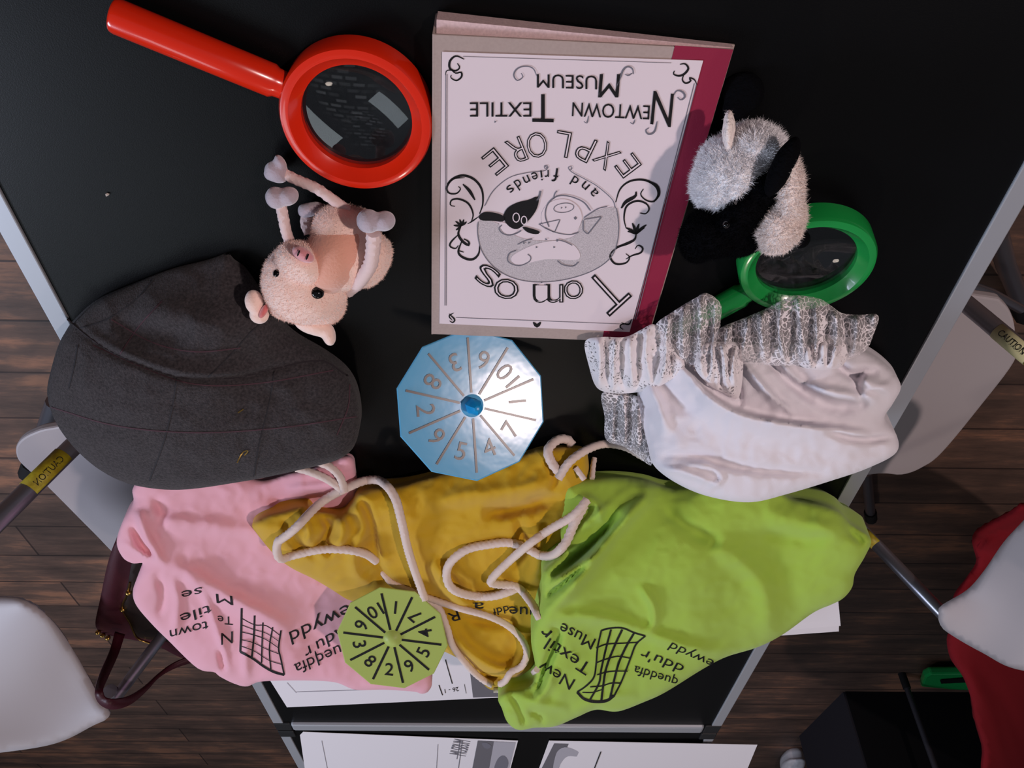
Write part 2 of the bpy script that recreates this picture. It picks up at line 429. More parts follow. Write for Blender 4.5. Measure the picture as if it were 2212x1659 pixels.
# ---------------------------------------------------------------- floor of dark planks
def floor_mat():
    m = bpy.data.materials.new('dark_plank_floor'); m.use_nodes = True; nt = m.node_tree; b = nt.nodes['Principled BSDF']
    N = nt.nodes.new; L = nt.links.new
    tc = N('ShaderNodeTexCoord'); mp = N('ShaderNodeMapping'); L(tc.outputs['Object'], mp.inputs['Vector'])
    br = N('ShaderNodeTexBrick'); br.offset = 0.37; br.inputs['Scale'].default_value = 1.0
    br.inputs['Brick Width'].default_value = 2.3; br.inputs['Row Height'].default_value = 0.165
    br.inputs['Mortar Size'].default_value = 0.0035; br.inputs['Mortar Smooth'].default_value = 0.3; br.inputs['Bias'].default_value = 0.0
    br.inputs['Color1'].default_value = (0.25, 0.25, 0.25, 1); br.inputs['Color2'].default_value = (0.75, 0.75, 0.75, 1); br.inputs['Mortar'].default_value = (0, 0, 0, 1)
    L(mp.outputs['Vector'], br.inputs['Vector'])
    st = N('ShaderNodeMapping'); st.inputs['Scale'].default_value = (2.6, 15, 1); L(tc.outputs['Object'], st.inputs['Vector'])
    n1 = N('ShaderNodeTexNoise'); n1.inputs['Scale'].default_value = 1.0; n1.inputs['Detail'].default_value = 9; n1.inputs['Roughness'].default_value = 0.7; L(st.outputs['Vector'], n1.inputs['Vector'])
    n2 = N('ShaderNodeTexNoise'); n2.inputs['Scale'].default_value = 3.2; n2.inputs['Detail'].default_value = 4; L(tc.outputs['Object'], n2.inputs['Vector'])
    a1 = N('ShaderNodeMath'); a1.operation = 'MULTIPLY_ADD'; a1.inputs[1].default_value = 0.9; L(n1.outputs['Fac'], a1.inputs[0]); 
    a2 = N('ShaderNodeMath'); a2.operation = 'MULTIPLY'; a2.inputs[1].default_value = 0.58; L(n2.outputs['Fac'], a2.inputs[0]); L(a2.outputs[0], a1.inputs[2])
    sp = N('ShaderNodeSeparateColor'); L(br.outputs['Color'], sp.inputs[0])
    a3 = N('ShaderNodeMath'); a3.operation = 'MULTIPLY_ADD'; a3.inputs[1].default_value = 0.22; L(sp.outputs[0], a3.inputs[0]); L(a1.outputs[0], a3.inputs[2])
    r = N('ShaderNodeValToRGB'); e = r.color_ramp.elements
    e[0].position = 0.55; e[0].color = (*srgb(50, 38, 34), 1); e[1].position = 1.0; e[1].color = (*srgb(148, 104, 80), 1)
    k = e.new(0.76); k.color = (*srgb(82, 63, 54), 1); k = e.new(0.88); k.color = (*srgb(102, 77, 65), 1)
    L(a3.outputs[0], r.inputs['Fac'])
    mx = N('ShaderNodeMix'); mx.data_type = 'RGBA'; mx.blend_type = 'MULTIPLY'; mx.inputs['B'].default_value = (0.5, 0.45, 0.45, 1)
    L(br.outputs['Fac'], mx.inputs['Factor']); L(r.outputs['Color'], mx.inputs['A']); L(mx.outputs['Result'], b.inputs['Base Color'])
    b.inputs['Roughness'].default_value = 0.6
    bp = N('ShaderNodeBump'); bp.inputs['Strength'].default_value = 0.4; bp.inputs['Distance'].default_value = 0.003; L(a3.outputs[0], bp.inputs['Height']); L(bp.outputs['Normal'], b.inputs['Normal'])
    return m
fl = boxo('floor', (-4.5, -2.0, -0.05), (4.5, 6.5, 0.0), floor_mat()); tag(fl, kind='structure')

M['wallpaint'] = mat('old_plaster_wall', srgb(120, 104, 92), 0.9, var=(1.5, srgb(96, 82, 74), 0.3))
for nm, a, b in (('wall_left', (4.5, -2.0, 0), (4.6, 6.5, 3.3)), ('wall_right', (-4.6, -2.0, 0), (-4.5, 6.5, 3.3)), ('wall_far', (-4.5, 6.5, 0), (4.5, 6.6, 3.3)), ('wall_near', (-4.5, -2.1, 0), (4.5, -2.0, 3.3))):
    tag(boxo(nm, a, b, M['wallpaint']), kind='structure')
# ---------------------------------------------------------------- the folding display boards that make the table
TX = 0.431
def panel(name, label, y0, y1, far_bar, near_bar, legs):
    t = thing(name, label, 'table', (0, (y0+y1)/2, 0), 'folding board tables')
    boxo('tabletop', (-TX+0.018, y0+0.004, TABLE-0.014), (TX-0.018, y1-0.004, TABLE), M['board'], t)
    for s in (-1, 1):
        a, b = sorted((s*(TX-0.019), s*TX))
        o = boxo('side_rail', (a, y0+0.03, TABLE-0.018), (b, y1-0.035, TABLE+0.0025), M['alu'], t, 0.0012)
        for yy in ((y0, y0+0.03), (y1-0.035, y1)):
            boxo('corner_piece', (min(a, b)-(0.012 if s > 0 else 0), yy[0], TABLE-0.019), (max(a, b)+(0.012 if s < 0 else 0), yy[1], TABLE+0.0035), M['blackplastic'], t, 0.002)
    if far_bar: boxo('end_rail', (-TX+0.033, y1-0.036, TABLE-0.018), (TX-0.033, y1-0.004, TABLE+0.006), M['alu'], t, 0.005)
    if near_bar: boxo('end_rail', (-TX+0.033, y0+0.004, TABLE-0.018), (TX-0.033, y0+0.03, TABLE+0.0025), M['alu'], t, 0.001)
    for (x, y) in legs:
        l = cyl('leg', (x, y, 0.02), (x, y, TABLE-0.014), 0.014, M['steel'], t); cyl('rubber_foot', (x, y, 0.0), (x, y, 0.03), 0.018, M['rubber'], l)
    return t
panel('display_table', 'black board table with silver rails carrying the toys, hat and bags', -0.12, 1.556, True, True, [(-0.34, 0.0), (0.34, 0.0), (-0.34, 1.40), (0.34, 1.40)])
panel('display_table', 'second black board panel beyond the silver crossbar, holding two paper sheets', 1.562, 2.45, True, False, [(-0.34, 1.66), (0.34, 1.66), (-0.34, 2.35), (0.34, 2.35)])

# ---------------------------------------------------------------- paper sheets
def S_table(h=0.0):
    return lambda q: [W(a, b, h) for a, b in q]
def sheet(pix, zr, label, group='printed paper sheets', curl=0.0):
    o = slab('paper_sheet', [W(a, b, zr+(c[0] if c else 0)) for a, b, *c in pix], 0.0005, M['paper'])
    return tag(o, label, 'paper', group)
p1 = sheet([(1140, 1504), (620, 1528), (470, 1290), (900, 1270)], 0.002, 'white printed sheet on the black table under the pink bag and green spinner')
Z = S_table(0.0026)
def patch(name, pts, m, parent, surf=None, ofs=0.0004):
    bm = bmesh.new(); fill_bm(bm, surf or Z, pts, False); return print_obj(name, bm, m, parent)
patch('printed_photo', [(1012, 1425), (1120, 1418), (1136, 1503), (1022, 1507)], M['photo_dark'], p1)
Z3 = S_table(0.0031)
bm = bmesh.new()
stroke_bm(bm, Z, [(962, 1425), (977, 1477)], 2.0, smooth=False); stroke_bm(bm, Z, [(948, 1480), (956, 1502)], 2.0, smooth=False)
stroke_bm(bm, Z, [(1003, 1478), (1007, 1498)], 1.0, smooth=False)
text_bm(bm, Z, '26 - 1', (990, 1484), (960, 1489), 9)
print_obj('printed_text', bm, M['ink'], p1)
bm = bmesh.new()
for a, b in (((620, 1475), (640, 1497)), ((640, 1495), (930, 1486))): stroke_bm(bm, Z, [a, b], 1.2, smooth=False)
print_obj('printed_frame', bm, M['lightink'], p1)

p2 = sheet([(1119, 1600), (655, 1581), (648, 1588), (664, 1700), (1085, 1725)], 0.003, 'white sheet on the far panel, beside the left silver rail')
Z2 = S_table(0.0036)
patch('printed_photo', [(1032, 1600), (1067, 1602), (1056, 1665), (1020, 1662)], M['photo_dark'], p2, Z2)
patch('printed_photo', [(1067, 1602), (1114, 1604), (1098, 1668), (1056, 1665)], M['lightink'], p2, Z2)
bm = bmesh.new(); Z2b = S_table(0.0040)
fill_bm(bm, Z2b, [(1075, 1640), (1088, 1632), (1098, 1645), (1092, 1664), (1068, 1664)]); print_obj('printed_figure', bm, M['greyink'], p2); bm = bmesh.new(); fill_bm(bm, Z2b, [(1040, 1606), (1050, 1604), (1062, 1612), (1050, 1618)])
print_obj('printed_figure', bm, M['greyink'], p2)
bm = bmesh.new()
for a, b, w in (((994, 1600), (987, 1640), 1.6), ((999, 1600), (990, 1662), 1.6), ((695, 1600), (707, 1660), 1.0), ((946, 1608), (943, 1660), 1.0)): stroke_bm(bm, Z2, [a, b], w, smooth=False)
print_obj('printed_line', bm, M['greyink'], p2); bm = bmesh.new()
text_bm(bm, Z2, 'MUSEUM', (1016, 1602), (1006, 1634), 6, hv=(-6, -1))
print_obj('printed_text', bm, M['greyink'], p2)

p3 = sheet([(1636, 1609, 0.006), (1186, 1600), (1150, 1700), (1590, 1720, 0.006)], 0.003, 'white sheet on the far panel with a black oval print, beside the right silver rail')
patch('printed_photo', [(1197, 1606), (1268, 1607), (1248, 1664), (1168, 1664)], M['photo_dark'], p3, Z2)
bm = bmesh.new()
fill_bm(bm, Z2b, [(1198, 1640), (1205, 1622), (1222, 1614), (1250, 1624), (1248, 1634), (1226, 1634), (1212, 1648), (1205, 1664), (1195, 1662)])
print_obj('printed_figure', bm, M['lightink'], p3)
bm = bmesh.new(); Zp = S_table(0.0058)
fill_bm(bm, Zp, [(1427, 1637), (1432, 1628), (1450, 1625), (1467, 1631), (1464, 1640), (1445, 1644), (1432, 1643)])
stroke_bm(bm, Zp, [(1408, 1630), (1416, 1632), (1420, 1631)], 3); stroke_bm(bm, Zp, [(1402, 1645), (1410, 1646), (1416, 1644)], 3)
stroke_bm(bm, Zp, [(1298, 1624), (1284, 1660)], 2.2, smooth=False)
print_obj('printed_figure', bm, M['ink'], p3)

p4 = tag(slab('paper_sheet', [W(*p) for p in [(1811, 1300, .004), (1816, 1352, .002), (1560, 1372, .002), (1460, 1365, .002), (1450, 1200, .002)]], 0.0005, M['paper']),
         'white sheet jutting over the right table edge below the green bag', 'paper', 'printed paper sheets')
slab('paper_sheet', [W(*p) for p in [(1813, 1318, .0005), (1812, 1364, -.004), (1560, 1382, .001), (1450, 1250, .001)]], 0.0005, M['paper'])
tag(bpy.data.objects[-1] if False else COL.objects[-1], 'lower white sheet showing a thin edge beneath the one overhanging the right table edge', 'paper', 'printed paper sheets')

# ---------------------------------------------------------------- folding chairs
def label_on(tubeA, tubeB, t0, t1, r, m, parent, txt=None, fl=1):
    a, b = Vector(tubeA), Vector(tubeB); p0 = a.lerp(b, t0); p1_ = a.lerp(b, t1); T = (b-a).normalized()
    v = (C0-(p0+p1_)/2); n = (v-T*v.dot(T)).normalized(); w = T.cross(n); bm = bmesh.new(); rings = []
    for k in range(9):
        an = math.radians(-75+150*k/8+25); rings.append([bm.verts.new(p+(n*math.cos(an)+w*math.sin(an))*(r+0.0006)) for p in (p0, p1_)])
    for k in range(8): bm.faces.new((rings[k][0], rings[k][1], rings[k+1][1], rings[k+1][0]))
    o = bm_obj('warning_label', bm, m, parent); o.modifiers.new('s', 'SOLIDIFY').thickness = 0.0003
    if txt:
        def sf(q):
            out = []
            for a_, b_ in q:
                an = b_/r; out.append(p0.lerp(p1_, a_)+(n*math.cos(an)+w*math.sin(an))*(r+0.0012))
            return out
        bm = bmesh.new(); vs, fs = letters(txt); x1 = max(v[0] for v in vs)
        pts = sf([(0.12+0.76*(1-v[0]/x1 if txt[0] == '~' else v[0]/x1), (v[1]-0.35)*0.011*fl) for v in vs]); nv = [bm.verts.new(p) for p in pts]
        for f in fs: bm.faces.new([nv[i] for i in f])
        print_obj('label_lettering', bm, M['ink'], o)
    return o
def ext(a, b, z0, z1):
    a, b = Vector(a), Vector(b); d = b-a
    return a+d*((z0-a.z)/d.z), a+d*((z1-a.z)/d.z)

# right-hand chair
ch = thing('folding_chair', 'white folding chair with steel tubes right of the table, red coat behind its back', 'chair', (-0.62, 0.9, 0), 'folding chairs around the table')
so = [WF(*p, 0.45) for p in [(2120, 640), (2168, 655), (2190, 690), (2196, 740), (2192, 783), (2120, 878), (2037, 978), (1995, 1010), (1948, 1027), (1869, 1028)]]+[Vector((-0.46, 1.17, 0.45)), Vector((-0.42, 1.10, 0.45)), Vector((-0.42, 0.72, 0.45)), Vector((-0.47, 0.66, 0.45))]
seat = slab('seat', [Vector(p) for p in catmull([tuple(v) for v in so], 5, True)], 0.016, M['whiteplastic'], ch, 0.004)
A0, A1 = WY(2080, 650, .65), WY(2212, 760, .65); B0, B1 = WY(1820, 1100, 1.127), WY(2040, 1330, 1.127)
a0, a1 = ext(A0, A1, 0.30, 0.86); b0, b1 = ext(B0, B1, 0.30, 0.712)
ta = cyl('side_tube', a0, a1, 0.0115, M['steel'], ch); tb_ = cyl('side_tube', b0, b1, 0.0105, M['steel'], ch)
for q, y in ((a0, .65), (b0, 1.127)):
    l = cyl('front_leg', q, (q.x+0.12, y, 0.02), 0.0105, M['steel'], ch); cyl('rubber_foot', (q.x+0.12, y, 0.0), (q.x+0.12, y, 0.035), 0.016, M['rubber'], l)
label_on(A0, A1, 0.60, 1.12, 0.0115, M['palelabel'], ch, 'CAUTION', -1)
label_on(A0, A1, 1.121, 1.3, 0.0115, M['yellow'], ch)
label_on(B0, B1, 0.235, 0.36, 0.0105, M['yellow'], ch)
for pts, r in (([(1872, 1020, .10), (1880, 1106, .05)], .013), ([(2155, 505, .12), (2172, 570, .08), (2206, 655, .05)], .018), ([(2085, 612, .16), (2140, 632, .15), (2206, 668, .14)], .009)):
    P = [WF(*p) for p in pts]; l = tube('floor_runner', P, r, M['steel'], ch)
    if r > 0.01: tube('rubber_foot', [P[-1], P[-1]+(P[-1]-P[-2]).normalized()*0.055], r*1.3, M['rubber'], l)
bk = Relief([(2027, 1326, -.012), (2033, 1308, -.02), (2089, 1274, -.03), (2126, 1232, -.04), (2168, 1171, -.05), (2212, 1123, -.05), (2330, 1000, -.05), (2440, 1010, .02), (2480, 1200, .10), (2400, 1450, .11), (2212, 1449, .07), (2120, 1409, .03), (2045, 1365, 0.0), (2029, 1345, -.008)],
            bulge=0.012, R=70, step=12)
o = bk.build('backrest', M['whiteplastic'], ch, sheet=True, th=0.012)

# left-hand chair
ch2 = thing('folding_chair', 'white folding chair with steel tubes left of the table, burgundy handbag hanging beside it', 'chair', (0.66, 1.05, 0), 'folding chairs around the table')
so = [WF(*p, 0.45) for p in [(110, 925), (70, 936), (44, 951), (33, 969), (37, 992), (56, 1013), (101, 1052), (199, 1150), (262, 1210), (330, 1235), (400, 1190), (420, 1080), (330, 960), (220, 915)]]
slab('seat', [Vector(p) for p in catmull([tuple(v) for v in so], 5, True)], 0.016, M['whiteplastic'], ch2, 0.004)
A0, A1 = WY(155, 967, .80), WY(0, 1120, .80); B0, B1 = WY(346, 1380, 1.27), WY(248, 1510, 1.27)
a0, a1 = ext(A0, A1, 0.30, 0.90); b0, b1 = ext(B0, B1, 0.30, B1.z)
cyl('side_tube', a0, a1, 0.0125, M['steel'], ch2); tt = cyl('side_tube', b0, b1, 0.0095, M['steel'], ch2)
k_ = WY(238, 1496, 1.262); tube('end_cap', [k_+Vector((0, 0.006, 0)), k_-Vector((0, 0.004, 0))], 0.0125, M['steel'], tt)
for q, y in ((a0, .80), (b0, 1.27)):
    l = cyl('front_leg', q, (q.x-0.10, y, 0.02), 0.0105, M['steel'], ch2); cyl('rubber_foot', (q.x-0.10, y, 0.0), (q.x-0.10, y, 0.035), 0.016, M['rubber'], l)
label_on(A0, A1, 0.12, 0.62, 0.0125, M['yellow'], ch2, 'CAUTION')
for pts, r in (([(118, 868, .06), (94, 938, .05), (70, 1000, .03)], .020), ([(80, 976, .18), (112, 955, .2), (160, 938, .22)], .011)):
    P = [WF(*p) for p in pts]; l = tube('floor_runner', P, r, M['steel'], ch2)
    if r > 0.015: tube('rubber_foot', [P[-1], P[-1]+(P[-1]-P[-2]).normalized()*0.07], r*1.25, M['rubber'], l)
bk = Relief([(-200, 1290, -.05), (0, 1290, -.03), (55, 1300, -.02), (110, 1338, -.01), (165, 1415, 0.0), (208, 1495, .03), (236, 1545, .06), (200, 1568, .07), (120, 1606, .09), (0, 1626, .11), (-160, 1640, .13), (-260, 1500, .05)],
            bulge=0.008, R=30, step=12)
bk.build('backrest', M['whiteplastic'], ch2, sheet=True, th=0.012)

# ---------------------------------------------------------------- burgundy handbag
M['leather'] = mat('burgundy_leather', srgb(60, 14, 26), 0.5, spec=0.3, bump=(400, 0.3, 0.0006))
M['darkleather'] = mat('dark_leather', srgb(34, 22, 18), 0.4, spec=0.4, bump=(300, 0.3, 0.0006))
M['gold'] = mat('gold_clasp', srgb(190, 150, 80), 0.25, metal=1.0)
hb = thing('handbag', 'burgundy leather handbag with gold frame and long strap, left of the pink bag', 'handbag', WF(300, 1300, 0.5))
rl = Relief([(258, 1165, -.02), (236, 1205, -.03), (215, 1300, -.06), (206, 1345, -.08), (214, 1364, -.09), (242, 1374, -.10), (330, 1392, -.09), (400, 1424, -.07), (470, 1432, -.06), (490, 1300, -.05), (400, 1190, -.04), (320, 1150, -.03)],
            bulge=0.02, R=40, step=9, folds=[([(258, 1185), (232, 1300), (222, 1350)], 12, .006), ([(278, 1240), (262, 1310), (290, 1374)], 8, -.012)])
rl.build('body', M['leather'], hb, floor=-0.17)
fp = Relief([(296, 1190, -.03), (274, 1272, -.05), (266, 1312, -.06), (284, 1350, -.07), (298, 1376, -.07), (350, 1384, -.07), (430, 1390, -.06), (440, 1260, -.04), (350, 1190, -.03)], bulge=0.012, R=30, step=9)
def _p(q): return rl.pts(q, 0.004)
pan = fp; fp.z = rl.z; fp.lift_base = fp.lift; 
fp.lift = lambda q: rl.lift(q)+0.004
fp.build('front_panel', M['darkleather'], hb, sheet=True, th=0.004)
tube('gold_frame', [rl.pts([p], 0.007)[0] for p in catmull([(281, 1258), (274, 1285), (265, 1305), (266, 1322), (280, 1345), (287, 1362), (298, 1380), (330, 1392)], 5)], 0.0016, M['gold'], hb)
for p in ((278, 1280), (265, 1316), (212, 1366), (222, 1372), (233, 1378)):
    bm = bmesh.new(); ell_bm(bm, rl.pts([p], 0.010)[0], [Vector((.005, 0, 0)), Vector((0, .004, 0)), Vector((0, 0, .005))], sub_=2); bm_obj('gold_buckle', bm, M['gold'], hb)
def ribbon(name, pz, w, th, m, parent):
    P = resample(catmull(pz, 8), 6); bm = bmesh.new(); A = []; n = len(P)
    T = np.gradient(P[:, :2], axis=0); T /= np.linalg.norm(T, axis=1)[:, None]
    ws = P[:, 3] if P.shape[1] > 3 else np.full(n, w)
    for i in range(n):
        nx, ny = T[i, 1], -T[i, 0]; A.append([bm.verts.new(W(P[i, 0]+s*nx*ws[i]/2, P[i, 1]+s*ny*ws[i]/2, P[i, 2])) for s in (-1, 1)])
    for i in range(n-1): bm.faces.new((A[i][0], A[i][1], A[i+1][1], A[i+1][0]))
    o = bm_obj(name, bm, m, parent); mo = o.modifiers.new('t', 'SOLIDIFY'); mo.thickness = th; mo.offset = 0; return o
ribbon('strap', [(259, 1368, -.07, 22), (246, 1410, -.03, 20), (226, 1455, .04, 20), (214, 1490, .09, 17), (221, 1513, .10, 16), (244, 1521, .10, 20), (278, 1513, .08, 17), (312, 1489, .04, 10), (342, 1460, .0, 6), (378, 1437, -.03, 10), (430, 1418, -.05, 14)], 18, 0.003, M['leather'], hb)

# ---------------------------------------------------------------- things on the floor at lower right
M['boxblack'] = mat('black_box', srgb(14, 13, 16), 0.7, spec=0.2)
M['greybox'] = mat('charcoal_board', srgb(44, 42, 48), 0.6, spec=0.3)
b0_, b1_, b2_ = WF(1825, 1495, 0), WF(1730, 1590, 0), WF(2092, 1497, 0)
H = 0.42; up = Vector((0, 0, H)); b3_ = b1_+(b2_-b0_)
bx = thing('storage_box', 'large black box standing on the wooden floor at lower right', 'box', b0_)
def wall(name, a, b, m):
    t = Vector((b.y-a.y, a.x-b.x, 0)).normalized()*0.008
    vs, fs = prism_pts([a, b, b+t, a+t], [a+up, b+up, b+up+t, a+up+t]); return mk(name, vs, fs, m, bx, False)
wall('front_wall', b2_, b0_, M['boxblack']); wall('side_wall', b0_, b1_, M['greybox']); wall('side_wall', b3_, b2_, M['greybox']); wall('back_wall', b1_, b3_, M['boxblack'])
slab('base', [b0_+Vector((0, 0, .01)), b2_+Vector((0, 0, .01)), b3_+Vector((0, 0, .01)), b1_+Vector((0, 0, .01))], 0.008, M['boxblack'], bx)
pl = WF(1948, 1455, 0.0); M['darkmetal'] = mat('dark_metal', srgb(62, 60, 66), 0.5, metal=0.4)
po = thing('metal_pole', 'thin dark grey pole standing in front of the black box', 'pole', pl)
cyl('pole', pl, pl+Vector((0, 0, 0.62)), 0.011, M['darkmetal'], po); cyl('foot', pl, pl+Vector((0, 0, 0.06)), 0.015, M['rubber'], po)
M['greenplastic'] = mat('bright_green_plastic', srgb(30, 160, 80), 0.3, spec=0.5)
gp = [(1990, 1484, .03), (1997, 1463, .05), (2010, 1457, .06), (2090, 1456, .06), (2100, 1492, .03), (2050, 1490, .03)]
gt = thing('green_holder', 'small green plastic holder on the floor beside the black box', 'holder', WF(2040, 1475, 0))
o = slab('body', [WF(*p) for p in gp], 0.03, M['greenplastic'], gt, 0.008)
slab('slot', [WF(*p) for p in [(2031, 1471, .058), (2100, 1466, .066), (2100, 1474, .06), (2033, 1477, .055)]], 0.004, M['boxblack'], gt)
tis = Relief([(1688, 1655, -.69), (1700, 1643, -.68), (1716, 1640, -.67), (1738, 1641, -.67), (1736, 1660, -.66), (1720, 1680, -.66), (1692, 1676, -.67)], bulge=0.03, R=14, wr=(0.03, 9), step=4)
o = tis.build('crumpled_tissue', M['paper'], None, floor=-0.728); tag(o, 'small crumpled white tissue on the wooden floor beside the black box', 'tissue')

# ---------------------------------------------------------------- red coat hung behind the right-hand chair
M['redcloth'] = mat('red_coat_cloth', srgb(112, 14, 24), 0.9, spec=0.2, bump=(250, 0.3, 0.001))
rc = Relief([(2230, 1090, -.14), (2160, 1118, -.15), (2112, 1144, -.16), (2100, 1160, -.17), (2103, 1185, -.17), (2108, 1215, -.16), (2085, 1250, -.14), (2058, 1292, -.12), (2070, 1345, -.10), (2046, 1372, -.10), (2052, 1420, -.09), (2080, 1462, -.08), (2098, 1510, -.07), (2112, 1565, -.06), (2130, 1620, -.05), (2142, 1700, -.04), (2290, 1740, -.30), (2420, 1600, -.48), (2420, 1300, -.46), (2330, 1130, -.36)],
            bulge=0.04, R=70, step=10, wr=(0.006, 45),
            folds=[([(2240, 1130), (2160, 1150), (2118, 1172), (2112, 1190), (2140, 1200)], 7, -.012), ([(2090, 1440), (2140, 1540), (2180, 1680)], 16, .014), ([(2130, 1450), (2180, 1540), (2225, 1650)], 14, -.016), ([(2110, 1430), (2160, 1560), (2200, 1700)], 10, -.010)])
o = rc.build('red_coat', M['redcloth'], None, sheet=True, th=0.01)
tag(o, 'dark red coat draped behind the white backrest of the right-hand chair', 'coat')
# ---------------------------------------------------------------- red magnifying glass
M['redplastic'] = mat('red_glossy_plastic', srgb(226, 42, 14), 0.22, spec=0.5, coat=0.4)
M['greenglossy'] = mat('green_glossy_plastic', srgb(22, 140, 62), 0.22, spec=0.5, coat=0.4)
M['glass'] = mat('lens_glass', (0.93, 0.94, 0.96), 0.02, spec=0.6, trans=1.0, ior=1.45)
def magnifier(root, centre, axis, Ro, Ri, h, m, hdir, hlen, hr, hz):
    axis = Vector(axis).normalized(); c = Vector(centre)        # centre of the underside
    b = 0.003
    prof = [(Ri+0.006, 0.0), (Ro-b, 0.0), (Ro, b), (Ro, h-b*1.4), (Ro-b*0.5, h-b*0.35), (Ro-b*1.6, h), (Ro-b*2.4, h), (Ri+0.003, h-0.0055), (Ri, h-0.008), (Ri, 0.004)]
    fr = lathe('ring_frame', prof, c, axis, m, root, 96, closed=True); sm = fr
    n = 12; R = Ri+0.001; lens = []
    for i in range(n+1): r = R*i/n; lens.append((r, h*0.45+0.0035*(1-(i/n)**2)))
    for i in range(n, -1, -1): r = R*i/n; lens.append((r, h*0.45-0.0015-0.0035*(1-(i/n)**2)))
    lathe('lens', lens, c, axis, M['glass'], root, 96)
    hd = Vector(hdir); hd = (hd-axis*hd.dot(axis)).normalized(); s = c+axis*hz+hd*(Ro-0.004)
    P = [s, s+hd*0.009, s+hd*0.012, s+hd*hlen*0.5, s+hd*(hlen-0.004), s+hd*(hlen-0.001), s+hd*hlen]
    rad = [hr*0.82, hr*0.86, hr, hr, hr, hr*0.93, hr*0.7]
    hn = tube('handle', P, hr, m, root, 28, radii=rad); bevel(hn, 0.0008)
    return root
c = W(768, 268, 0.025)-Vector((0, 0, 0.025))
e1, e2 = W(600, 196, 0.0125), W(243, 50, 0.0125)
rm = thing('magnifying_glass', 'large red plastic magnifying glass lying above the pink toy pig', 'magnifying glass', c, 'plastic magnifying glasses')
magnifier(rm, c+Vector((0, 0, 0.0006)), (0, 0, 1), 0.0555, 0.0405, 0.0250, M['redplastic'], e2-e1, (e2-e1).length+0.008, 0.0118, 0.0120)

# green one, its near side propped up a little
ax = Vector((0.04, 0.15, 0.99)).normalized()
c = W(1744, 583, 0.030)-ax*0.0235
gm = thing('magnifying_glass', 'green plastic magnifying glass lying partly under the sheep and the white lace', 'magnifying glass', c, 'plastic magnifying glasses')
hd = W(1480, 735, 0.02)-W(1625, 640, 0.022)
magnifier(gm, c, ax, 0.0560, 0.0412, 0.0235, M['greenglossy'], hd, 0.135, 0.0112, 0.0118)

# ---------------------------------------------------------------- book
M['cover'] = mat('tan_cover', srgb(176, 158, 152), 0.6, var=(400, srgb(166, 148, 142), 0.3))
M['burgundy'] = mat('burgundy_cloth_strip', srgb(140, 22, 58), 0.7, bump=(900, 0.3, 0.0003))
M['pages'] = mat('page_edges', srgb(226, 196, 196), 0.8, var=(500, srgb(205, 176, 176), 0.2))
M['coverpaper'] = mat('cover_label_paper', srgb(226, 212, 218), 0.6, spec=0.3)
k1, k2, k4 = W(934, 74, 0.023), W(1585, 107, 0.012), W(932, 722, 0.020)
bn = (k2-k1).cross(k4-k1).normalized(); bn = bn if bn.z > 0 else -bn
BP = lambda h: (lambda q: [onplane(a, b, k1+bn*h, bn) for a, b in q])
k3 = onplane(1396, 740, k1, bn)
bk = thing('book', 'tan hardback book with burgundy edge and illustrated white cover label', 'book', (k1+k3)/2-Vector((0, 0, 0.02)))
slab('front_cover', [k1, k2, k3, k4], 0.0022, M['cover'], bk, 0.0006)
g1, g2 = W(941, 30, 0.003), W(1588, 97, 0.003)
g4 = g1+(k4-k1)*1.02; g4.z = TABLE+0.003; g3 = g2+(k3-k2)*1.02; g3.z = TABLE+0.003
slab('back_cover', [g1, g2, g3, g4], 0.0022, M['cover'], bk, 0.0006)
ins = lambda p, q, f: p+(q-p)*f
def inset(a, b, c_, d_, f): cc = (a+b+c_+d_)/4; return [p+(cc-p)*f for p in (a, b, c_, d_)]
pt = [W(943, 42, 0.0175), W(1584, 103, 0.0095)]
T4 = [pt[0], pt[1], k3-bn*0.0026, k4-bn*0.0026]
B4 = [Vector((p.x, p.y, TABLE+0.0032)) for p in T4]
vs, fs = prism_pts(B4, T4); mk('page_block', vs, fs, M['pages'], bk, False)
slab('spine', [p+Vector((0, 0, 0)) for p in (g1, k1, k4, g4)], 0.0015, M['cover'], bk, up=(1, 0, 0))
bm = bmesh.new(); S = BP(0.0003)
fill_bm(bm, S, [(1458, 98), (1584, 107), (1396, 738), (1300, 734)], False)
print_obj('burgundy_strip', bm, M['burgundy'], bk)
lb = slab('cover_label', BP(0.0009)([(955, 112), (1519, 131), (1360, 717), (949, 699)]), 0.0004, M['coverpaper'], bk)
S = BP(0.0012); S2 = BP(0.0015); S3 = BP(0.0018)
# frame lines
bm = bmesh.new()
stroke_bm(bm, S, [(963, 160), (961, 660)], 1.4, smooth=False); stroke_bm(bm, S, [(966, 160), (964, 660)], 1.2, smooth=False)
stroke_bm(bm, S, [(1505, 180), (1374, 690)], 1.4, smooth=False); stroke_bm(bm, S, [(1500, 180), (1370, 690)], 1.8, smooth=False)
stroke_bm(bm, S, [(1000, 122), (1450, 136)], 1.2, smooth=False); stroke_bm(bm, S, [(985, 686), (1345, 700)], 1.2, smooth=False)
print_obj('cover_frame', bm, M['greyink'], lb)
# swirls
bm = bmesh.new()
def sw(pts, w): stroke_bm(bm, S, pts, w, taper=True)
